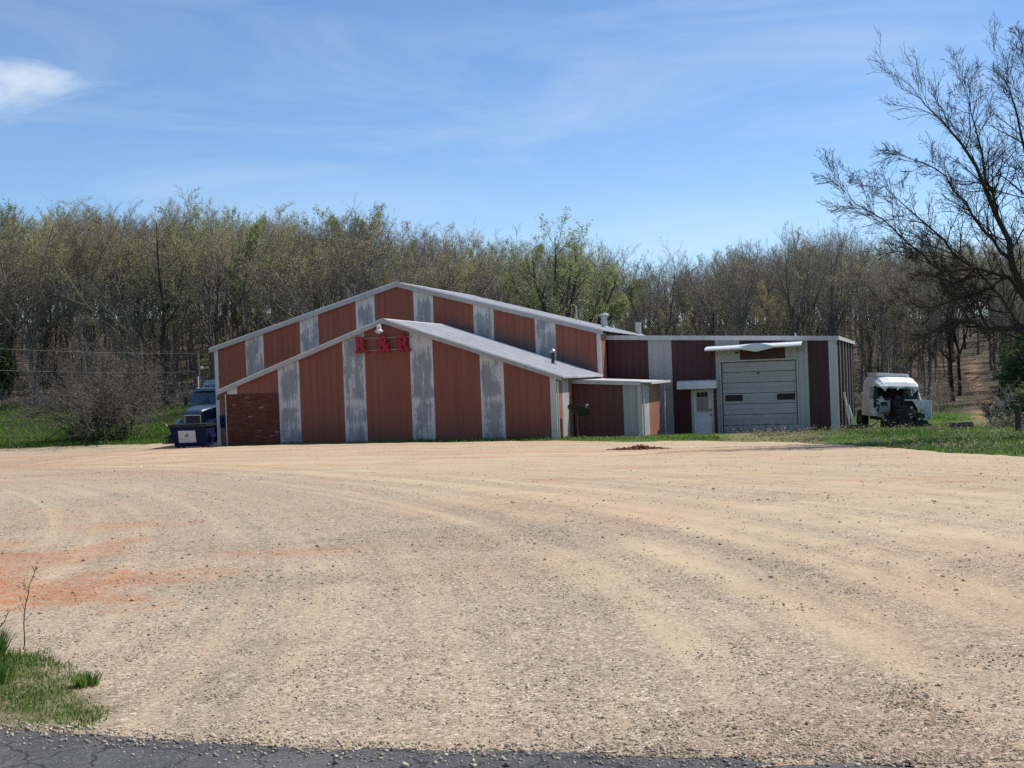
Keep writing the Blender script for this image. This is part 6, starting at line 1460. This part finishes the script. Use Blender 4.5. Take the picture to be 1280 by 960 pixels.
# rest of the wood: one mass behind, instanced by geometry nodes
def far_wood():
    src = []
    for o in C.objects:
        if o.get('category') == 'tree' and o.name.startswith('woodland_tree'):
            pass
    pts = np.array([(x, y, hz(x, y)) for x, y, H, v in FAR_WOOD])
    # understorey saplings through the wood
    r_ = np.random.default_rng(9)
    sp = []
    while len(sp) < 420:
        y = r_.uniform(77, 128); x = y * r_.uniform(-.5, .5)
        e = np.interp(x, [-40, -30, -18, -12, 12, 16, 24, 40], [91, 89, 86, 82, 81, 79, 77, 76])
        if y < e + 4 or abs(x - np.interp(y, PATH[:, 1], PATH[:, 0])) < 2.0: continue
        sp.append((x, y, hz(x, y) - .05))
    allp = np.concatenate([pts, np.array(sp)])
    kind = np.array([{0: 0, 1: 2, 2: 4}[v] + (i % 2) for i, (x, y, H, v) in enumerate(FAR_WOOD)] + [6 + (i % 2) for i in range(len(sp))])
    scale = np.array([H / 14. for x, y, H, v in FAR_WOOD] + list(r_.uniform(.28, .55, len(sp))))
    rot = r_.uniform(0, 6.28, len(allp))
    me = bpy.data.meshes.new('distant_wood'); me.vertices.add(len(allp)); me.vertices.foreach_set('co', allp.astype(np.float32).ravel())
    for nm, a, kd in (('kind', kind, 'INT'), ('size', scale, 'FLOAT'), ('turn', rot, 'FLOAT')):
        at = me.attributes.new(nm, kd, 'POINT'); at.data.foreach_set('value', a.astype(np.int32 if kd == 'INT' else np.float32))
    ob = setp(link('distant_wood', me, None), 'deeper mass of leafless and budding wood filling the hillside', None, None, 'stuff')
    ng = bpy.data.node_groups.new('distant_wood', 'GeometryNodeTree')
    ng.interface.new_socket('Geometry', in_out='INPUT', socket_type='NodeSocketGeometry'); ng.interface.new_socket('Geometry', in_out='OUTPUT', socket_type='NodeSocketGeometry')
    gi = ng.nodes.new('NodeGroupInput'); go = ng.nodes.new('NodeGroupOutput')
    m2p = ng.nodes.new('GeometryNodeMeshToPoints'); iop = ng.nodes.new('GeometryNodeInstanceOnPoints')
    ng.links.new(gi.outputs[0], m2p.inputs['Mesh']); ng.links.new(m2p.outputs[0], iop.inputs['Points'])
    def na(nm, t): n = ng.nodes.new('GeometryNodeInputNamedAttribute'); n.data_type = t; n.inputs['Name'].default_value = nm; return n.outputs['Attribute']
    join = ng.nodes.new('GeometryNodeGeometryToInstance')
    def holder(meshes):
        for o in C.objects:
            if o.data in meshes: yield o
    seq = [LIB[0][0], LIB[0][1], LIB[1][0], LIB[1][1], LIB[2][0], LIB[2][1], SAP[0], SAP[1]]
    infos = []
    for tm, cm in seq:
        jg = ng.nodes.new('GeometryNodeJoinGeometry')
        for mm in (cm, tm):
            so = next(o for o in C.objects if o.data == mm)
            oi = ng.nodes.new('GeometryNodeObjectInfo'); oi.transform_space = 'ORIGINAL'; oi.inputs['Object'].default_value = so
            ng.links.new(oi.outputs['Geometry'], jg.inputs[0])
        infos.append(jg)
    for jg in reversed(infos): ng.links.new(jg.outputs[0], join.inputs[0])
    ng.links.new(join.outputs[0], iop.inputs['Instance'])
    iop.inputs['Pick Instance'].default_value = True
    ng.links.new(na('kind', 'INT'), iop.inputs['Instance Index'])
    cx = ng.nodes.new('ShaderNodeCombineXYZ'); ng.links.new(na('turn', 'FLOAT'), cx.inputs[2]); ng.links.new(cx.outputs[0], iop.inputs['Rotation'])
    ng.links.new(na('size', 'FLOAT'), iop.inputs['Scale'])
    ng.links.new(iop.outputs[0], go.inputs[0])
    md = ob.modifiers.new('wood', 'NODES'); md.node_group = ng
# two saplings of the wood edge that also serve as the models of the understorey
for i, (x, y, H, lb) in enumerate([(-27.0, 88.6, 6.5, 'thin young sapling at the wood edge behind the shrub'), (24.6, 78.3, 6.0, 'thin young sapling at the wood edge behind the wrecked cab')]):
    tree('sapling', lb, x, y, H, SAP[i], None)
far_wood()

# big bare tree leaning in from the right
LIMBS = [
 ([(0.00,0.00,-0.75),(-0.06,0.00,1.72),(-0.17,0.00,3.11),(-0.39,0.00,4.00)],0.286,0.200),
 ([(-0.17,0.00,3.11),(-0.40,-0.03,4.00),(-0.97,-0.08,5.60),(-1.37,-0.12,6.86),(-1.77,-0.17,7.92),(-2.21,-0.23,8.83),(-2.80,-0.28,9.69),(-3.54,-0.34,10.38),(-4.11,-0.40,11.21)],0.187,0.035),
 ([(-1.32,0.00,6.87),(-1.47,0.12,7.83),(-1.63,0.27,8.87),(-1.70,0.43,9.48),(-1.87,0.61,10.64),(-2.02,0.80,11.79)],0.077,0.020),
 ([(-0.94,0.00,5.60),(-1.63,-0.16,6.29),(-2.25,-0.37,7.04),(-2.86,-0.61,7.77),(-3.23,-0.86,8.14),(-3.86,-1.12,8.59),(-4.96,-1.40,9.00)],0.072,0.018),
 ([(-0.04,0.00,2.48),(-0.70,-0.12,3.48),(-1.86,-0.27,3.49),(-2.44,-0.44,3.75),(-3.45,-0.61,3.78),(-3.95,-0.80,3.35),(-4.56,-1.00,2.93)],0.143,0.022),
 ([(-1.76,0.00,3.50),(-1.98,0.12,4.06),(-2.16,0.27,4.51),(-2.52,0.43,4.99),(-2.98,0.61,5.22),(-3.65,0.80,5.55)],0.077,0.018),
 ([(-0.39,0.00,4.00),(-0.99,0.16,5.17),(-1.96,0.37,5.47),(-2.62,0.61,5.95),(-3.10,0.86,6.74),(-3.94,1.12,7.60),(-4.96,1.40,8.61)],0.094,0.018),
 ([(-2.10,0.00,5.45),(-3.19,-0.23,5.34),(-3.82,-0.53,5.69),(-4.91,-0.87,6.68),(-6.03,-1.22,7.44),(-6.93,-1.60,8.22)],0.061,0.015),
 ([(-0.17,0.00,3.11),(0.07,0.19,6.26),(-0.16,0.44,9.09),(-0.59,0.71,11.10),(-0.76,1.00,11.92)],0.176,0.030),
 ([(-0.01,0.00,6.25),(-0.21,-0.21,8.73),(-0.55,-0.49,10.68),(-0.74,-0.80,12.34)],0.066,0.020),
 ([(-1.05,0.00,5.15),(-1.74,0.34,4.78),(-2.62,0.78,4.38),(-3.49,1.27,4.36),(-4.41,1.80,4.71)],0.055,0.015),
 ([(-0.01,0.00,6.25),(0.50,-0.65,8.63),(0.73,-1.50,10.65)],0.077,0.020),
 ([(-0.04,0.00,2.48),(1.26,0.32,3.95),(2.78,0.74,5.45),(4.10,1.20,7.26)],0.132,0.030),
 ([(-0.66,0.00,3.48),(-1.19,0.17,4.29),(-1.58,0.40,5.08),(-2.23,0.65,5.76),(-2.90,0.92,5.99),(-3.84,1.20,6.21)],0.077,0.016),
]
TREE_XY = (16.81, 40.00)

r_ = np.random.default_rng(3)
limbs = np.stack([resample(p, 12) for p, a, b in LIMBS]); lr = np.stack([np.linspace(a, b, 12) if i == 0 else np.maximum(a * .76 * (1 - np.linspace(0, 1, 12)) ** .9, .007) for i, (p, a, b) in enumerate(LIMBS)])
limbs[1:, 1:-1] += r_.normal(0, .035, limbs[1:, 1:-1].shape)
main, mr = limbs[1:], lr[1:]
b2, b2r = grow(r_, main, np.minimum(mr, .05), 26, .12, 1.0, (20, 60), .28, 7, .02, .12, .5, .0075, .35, .45)
b3, b3r = grow(r_, b2, b2r, 8, .15, 1.0, (18, 48), .55, 5, .06, .11, .62, .0070, .5, .4)
b4, b4r = grow(r_, b3, b3r, 4, .2, 1.0, (20, 50), .55, 4, .06, .12, .7, .0058, .6, .3)
tx_, ty_ = TREE_XY
big = empty('bare_tree', (tx_, ty_, hz(tx_, ty_)), 0, 'large dark bare tree reaching in from the right edge over the yard', 'tree')
tm = assemble('trunk', [(*tubes(limbs[:1], lr[:1], 12), 0), (*tubes(limbs[1:], lr[1:], 8), 0)]); tm.materials.append(M['barkdark'])
link('trunk', tm, None, big, smooth=True)
cm = assemble('crown', [(*tubes(b2, b2r, 4), 0), (*tubes(b3, b3r, 3), 0), (*tubes(b4, b4r, 3), 0), (*leaves(r_, b4, 1, .022, .012, .5), 1), (*leaves(r_, b3, 1, .022, .012, .6), 1)])
cm.materials.append(M['barkdark']); cm.materials.append(M['leaf_bud'])
link('crown', cm, None, big)

# bare arching shrub on the left
def shrub(seed, name, label, x, y, Hh, stems, spread_, leafmat, per, lsize, twigm, ang=(12, 62), cat='shrub'):
    r_ = np.random.default_rng(seed)
    st_ = []; sr_ = []
    for k in range(stems):
        a = r_.uniform(0, 6.28); e = np.radians(r_.uniform(*ang)); d = np.array([math.cos(a) * math.sin(e), math.sin(a) * math.sin(e), math.cos(e)])
        L = Hh * r_.uniform(.7, 1.08) * (1.0 + .25 * math.sin(e)); p = np.array([r_.normal(0, spread_), r_.normal(0, spread_), -.1]); P = [p]
        for q in range(9):
            p = p + d * L / 9; P.append(p); d = d + np.array([0, 0, -.075 * math.sin(e) * 2]) + r_.normal(0, .17, 3); d /= np.linalg.norm(d)
        st_.append(P); sr_.append(np.linspace(r_.uniform(.03, .06), .011, 10))
    st_ = np.array(st_); sr_ = np.array(sr_)
    st_[..., 2] = np.maximum(st_[..., 2], .02)
    s2, s2r = grow(r_, st_, sr_, 10, .2, 1, (25, 70), .38, 6, .02, .22, .6, .008, .4, .35)
    s3, s3r = grow(r_, s2, s2r, 7, .15, 1, (25, 80), .55, 5, .0, .3, .65, .006, .5, .3)
    o = empty(name, (x, y, hz(x, y)), 0, label, cat)
    t_ = assemble('stems', [(*tubes(st_, sr_, 5), 0), (*tubes(s2, s2r, 3), 0)]); t_.materials.append(M[twigm]); link('stems', t_, None, o)
    c_ = assemble('twigs', [(*tubes(s3, s3r, 3), 0), (*leaves(r_, s3, per, lsize, .04), 1)]); c_.materials.append(M[twigm]); c_.materials.append(M[leafmat]); setp(link('twigs', c_, None, o), None, None, None, 'stuff')
    return o
sh = shrub(41, 'bare_shrub', 'wide tangled bare shrub with arching pale branches in the left field', -22.7, 70.8, 5.3, 60, .5, 'leaf_tan', 1, .035, 'twigpale', (3, 50))
# greenery and dead stalks at its foot
r_ = np.random.default_rng(42)
n = 1500; a = r_.uniform(0, 6.28, n); rr = r_.random(n) ** .6
c0 = np.stack([rr * 1.5 * np.cos(a) - .1, rr * 1.0 * np.sin(a) - .9, np.full(n, .02)], -1)
P = np.stack([c0, c0 + np.stack([r_.normal(0, .08, n), r_.normal(0, .08, n), r_.uniform(.15, .5, n)], -1)], 1); P = np.concatenate([P, (P[:, 1] + np.stack([r_.normal(0, .18, n), r_.normal(0, .18, n), r_.uniform(.0, .35, n)], -1))[:, None]], 1)
gm = assemble('base_growth', [(*tubes(P, np.full((n, 3), .008), 3), 0), (*leaves(r_, P, 9, .075, .09), 1)]); gm.materials.append(M['twigpale']); gm.materials.append(M['leaf_dark']); link('base_growth', gm, None, sh)

def bush(seed, name, label, x, y, Hh, wid, leafmat, nleaf, lsize, cat):
    r_ = np.random.default_rng(seed)
    n = 46; a = r_.uniform(0, 6.28, n); z = r_.random(n) ** .8
    rad = wid * np.sqrt(np.clip(1 - (z * 1.6 - .55) ** 2 / 1.2, .05, 1)) * r_.uniform(.35, 1, n)
    tip = np.stack([rad * np.cos(a), rad * np.sin(a), .25 + z * Hh], -1)
    b0 = np.stack([tip[:, 0] * .12, tip[:, 1] * .12, tip[:, 2] * .25 - .15], -1)
    P = np.stack([b0 + (tip - b0) * t + np.array([0, 0, .25 * math.sin(t * 3.1)]) + r_.normal(0, .05, tip.shape) for t in np.linspace(0, 1, 7)], 1)
    R = np.linspace(.035, .008, 7)[None].repeat(n, 0)
    s2, s2r = grow(r_, P, R, 9, .3, 1, (25, 65), .33, 5, .03, .2, .6, .006, .4, .3)
    s3, s3r = grow(r_, s2, s2r, 5, .2, 1, (25, 70), .55, 4, .0, .25, .7, .005, .5, .3)
    o = empty(name, (x, y, hz(x, y)), 0, label, cat)
    t_ = assemble('stems', [(*tubes(P, R, 5), 0), (*tubes(s2, s2r, 3), 0)]); t_.materials.append(M['bark']); link('stems', t_, None, o)
    c_ = assemble('foliage', [(*tubes(s3, s3r, 3), 0), (*leaves(r_, s3, nleaf, lsize, .07, .1), 1)]); c_.materials.append(M['twig']); c_.materials.append(M[leafmat]); link('foliage', c_, None, o)
    return o
bush(51, 'evergreen_bush', 'dense green bush right of the dirt trail', 24.6, 60.5, 4.0, 2.4, 'leaf_dark', 7, .075, 'bush')
bush(52, 'evergreen_bush', 'smaller green bush uphill of the dense one by the trail', 29.8, 71.5, 3.6, 2.2, 'leaf_dark', 6, .08, 'bush')
for i_, (bx_, by_, bh_, bw_, lb_) in enumerate([(27.4, 64.5, 3.4, 2.0, 'leafy green bush on the bank behind the dense one'), (33.0, 77.5, 4.4, 2.5, 'tall green thicket on the bank right of the trail'), (36.8, 86.0, 4.4, 2.4, 'green thicket farthest up the bank right of the trail'), (21.8, 52.5, 1.5, 1.1, 'low green bush at the right edge behind the fence post')]):
    bush(54 + i_, 'green_bush', lb_, bx_, by_, bh_, bw_, 'leaf_dark', 6, .075, 'bush')
bush(53, 'cedar_bush', 'dark cedar at the wood edge on the far left', -37.6, 93.5, 3.2, 1.3, 'leaf_dark', 8, .09, 'bush')
for i, (x, y, H, lb) in enumerate([(19.9, 52.8, 2.4, 'thin leaning dead sapling by the foot of the trail'), (22.5, 57.5, 2.0, 'second dead sapling under the green bush')]):
    shrub(60 + i, 'dead_sapling', lb, x, y, H, 3, .1, 'leaf_tan', 1, .02, 'twig', (4, 28), 'sapling')

# undergrowth: tangled stems and dead leaves along the wood edge
r_ = np.random.default_rng(12)
n = 9000
y = r_.uniform(72, 108, n); x = y * r_.uniform(-.5, .5, n)
e = np.interp(x, [-40, -30, -18, -12, 12, 16, 24, 40], [90, 88, 85, 81, 79, 76, 74, 72])
pdn = np.abs(x - np.interp(y, PATH[:, 1], PATH[:, 0]))
k = (y > e - 1.0) & (y < e + 22) & (pdn > 1.7) & (r_.random(n) < np.exp(-(y - e) / 16) * (.35 + 1.1 * fbm(x * .4, y * .4, 13))); x, y = x[k], y[k]; n = len(x)
L = r_.uniform(.5, 2.4, n); a = r_.uniform(0, 6.28, n); e2 = r_.uniform(.05, .9, n)
d = np.stack([np.cos(a) * np.sin(e2), np.sin(a) * np.sin(e2), np.cos(e2)], -1)
P = np.zeros((n, 5, 3)); P[:, 0] = np.stack([x, y, height(x, y) - .05], -1)
for q in range(1, 5):
    P[:, q] = P[:, q - 1] + d * (L / 4)[:, None]; d = norm(d + np.array([0, 0, -.16]) + .16 * r_.normal(size=d.shape))
R = np.linspace(.016, .007, 5)[None].repeat(n, 0)
s2, s2r = grow(r_, P, R, 4, .25, 1, (25, 70), .5, 4, -.02, .25, .6, .006, .5, .3)
um = assemble('undergrowth', [(*tubes(P, R, 3), 0), (*tubes(s2, s2r, 3), 0), (*leaves(r_, s2, 1, .05, .05), 1)]); um.materials.append(M['twig']); um.materials.append(M['leaf_tan'])
setp(link('undergrowth', um, None), 'brown tangled undergrowth along the foot of the wood', None, None, 'stuff')
# dry brush right of the trail, and dead leaves in the yard grass
n = 2600
y = r_.uniform(50, 84, n); x = np.interp(y, PATH[:, 1], PATH[:, 0]) + r_.uniform(1.2, 8, n)
k = (lot_in(x, y) < -.5) & (x > 17.0); x, y = x[k], y[k]; n = len(x)
a = r_.uniform(0, 6.28, n); L = r_.uniform(.25, 1.0, n)
P = np.zeros((n, 4, 3)); P[:, 0] = np.stack([x, y, height(x, y) - .03], -1)
d = norm(np.stack([np.cos(a), np.sin(a), r_.uniform(.4, 2.5, n)], -1))
for q in range(1, 4):
    P[:, q] = P[:, q - 1] + d * (L / 3)[:, None]; d = norm(d + np.array([0, 0, -.25]) + .2 * r_.normal(size=d.shape))
um = assemble('dry_brush', [(*tubes(P, np.linspace(.012, .006, 4)[None].repeat(n, 0), 3), 0), (*leaves(r_, P, 3, .05, .1), 1)]); um.materials.append(M['twigpale']); um.materials.append(M['leaf_tan'])
setp(link('dry_brush', um, None), 'dry brown brush bank beside the dirt trail', None, None, 'stuff')
n = 2600; x = r_.uniform(9.5, 20, n); y = r_.uniform(30, 54, n)
k = (lot_in(x, y) < -.2) & (fbm(x * .5, y * .5, 15) > .5); x, y = x[k], y[k]; n = len(x)
a = r_.uniform(0, 6.28, n); L = r_.uniform(.08, .45, n); z = height(x, y) + .03
P = np.stack([np.stack([x, y, z], -1), np.stack([x + np.cos(a) * L, y + np.sin(a) * L, z + r_.uniform(0, .08, n)], -1)], 1)
um = assemble('fallen_twigs', [(*tubes(P, np.full((n, 2), .008), 3), 0), (*leaves(r_, P, 4, .04, .12), 1)]); um.materials.append(M['woodgrey']); um.materials.append(M['leaf_tan'])
setp(link('fallen_twigs', um, None), 'dead leaves and twigs littering the grass under the bare tree', None, None, 'stuff')

# weeds on the near verge
def weed(seed, label, x, y, Hh, name='dead_weed_stalk'):
    r_ = np.random.default_rng(seed)
    st_ = np.stack([np.array([r_.normal(0, .01) + .10 * t * t + .01 * math.sin(t * 9), .02 * t, -.02 + Hh * t]) for t in np.linspace(0, 1, 10)])[None]
    s2, s2r = grow(r_, st_, np.linspace(.0045, .0022, 10)[None], 9, .3, 1, (25, 55), .2, 4, .12, .12, .6, .0013, .6, .4)
    o = empty(name, (x, y, float(lotz(x, y))), 0, label, 'weed')
    t_ = assemble('stalk', [(*tubes(st_, np.linspace(.0045, .0022, 10)[None], 5), 0)]); t_.materials.append(M['barkdark']); link('stalk', t_, None, o)
    c_ = assemble('side_shoots', [(*tubes(s2, s2r, 3), 0), (*leaves(r_, s2, 3, .007, .004, .6), 1)]); c_.materials.append(M['barkdark']); c_.materials.append(M['leaf_bud']); link('side_shoots', c_, None, o)
weed(71, 'tall thin dead weed stalk on the near left verge', -3.20, 8.15, .55)
weed(72, 'short dead weed stalk beside the tall one', -3.33, 8.0, .30)
def tuft(seed, label, x, y, n, hh, wd, mat, name):
    r_ = np.random.default_rng(seed)
    a = r_.uniform(0, 6.28, n); rr = r_.random(n) * wd; l = r_.uniform(.15, .6, n)
    P = np.zeros((n, 4, 3)); hgt = hh * r_.uniform(.5, 1.1, n)
    for q in range(4):
        t = q / 3; P[:, q] = np.stack([np.cos(a) * (rr + l * hgt * t ** 1.7), np.sin(a) * (rr + l * hgt * t ** 1.7), hgt * t - .01], -1)
    w = np.array([.5, 1, .8, .05]) * .006
    side = np.stack([-np.sin(a), np.cos(a), 0 * a], -1)
    V = np.stack([P - side[:, None] * w[None, :, None], P + side[:, None] * w[None, :, None]], 2).reshape(-1, 3)
    I = np.arange(n * 8).reshape(n, 4, 2)
    F = np.stack([I[:, :-1, 0], I[:, :-1, 1], I[:, 1:, 1], I[:, 1:, 0]], -1).reshape(-1, 4)
    me = mesh_np(name, V, [F]); fattr(me, 'tint', np.repeat(r_.uniform(.3, .65, n), 8))
    setp(link(name, me, M['grass'], None, loc=(x, y, float(lotz(x, y)))), label, 'grass tuft')
tuft(81, 'tall green grass tuft at the far left of the near verge', -3.25, 7.75, 260, .22, .10, 'grass', 'grass_tuft')
tuft(82, 'leafy tuft in the middle of the near verge', -2.42, 7.05, 120, .09, .07, 'grass', 'grass_tuft')
tuft(83, 'bright green tuft at the lower left of the near verge', -3.0, 7.2, 170, .14, .12, 'grass', 'grass_tuft')
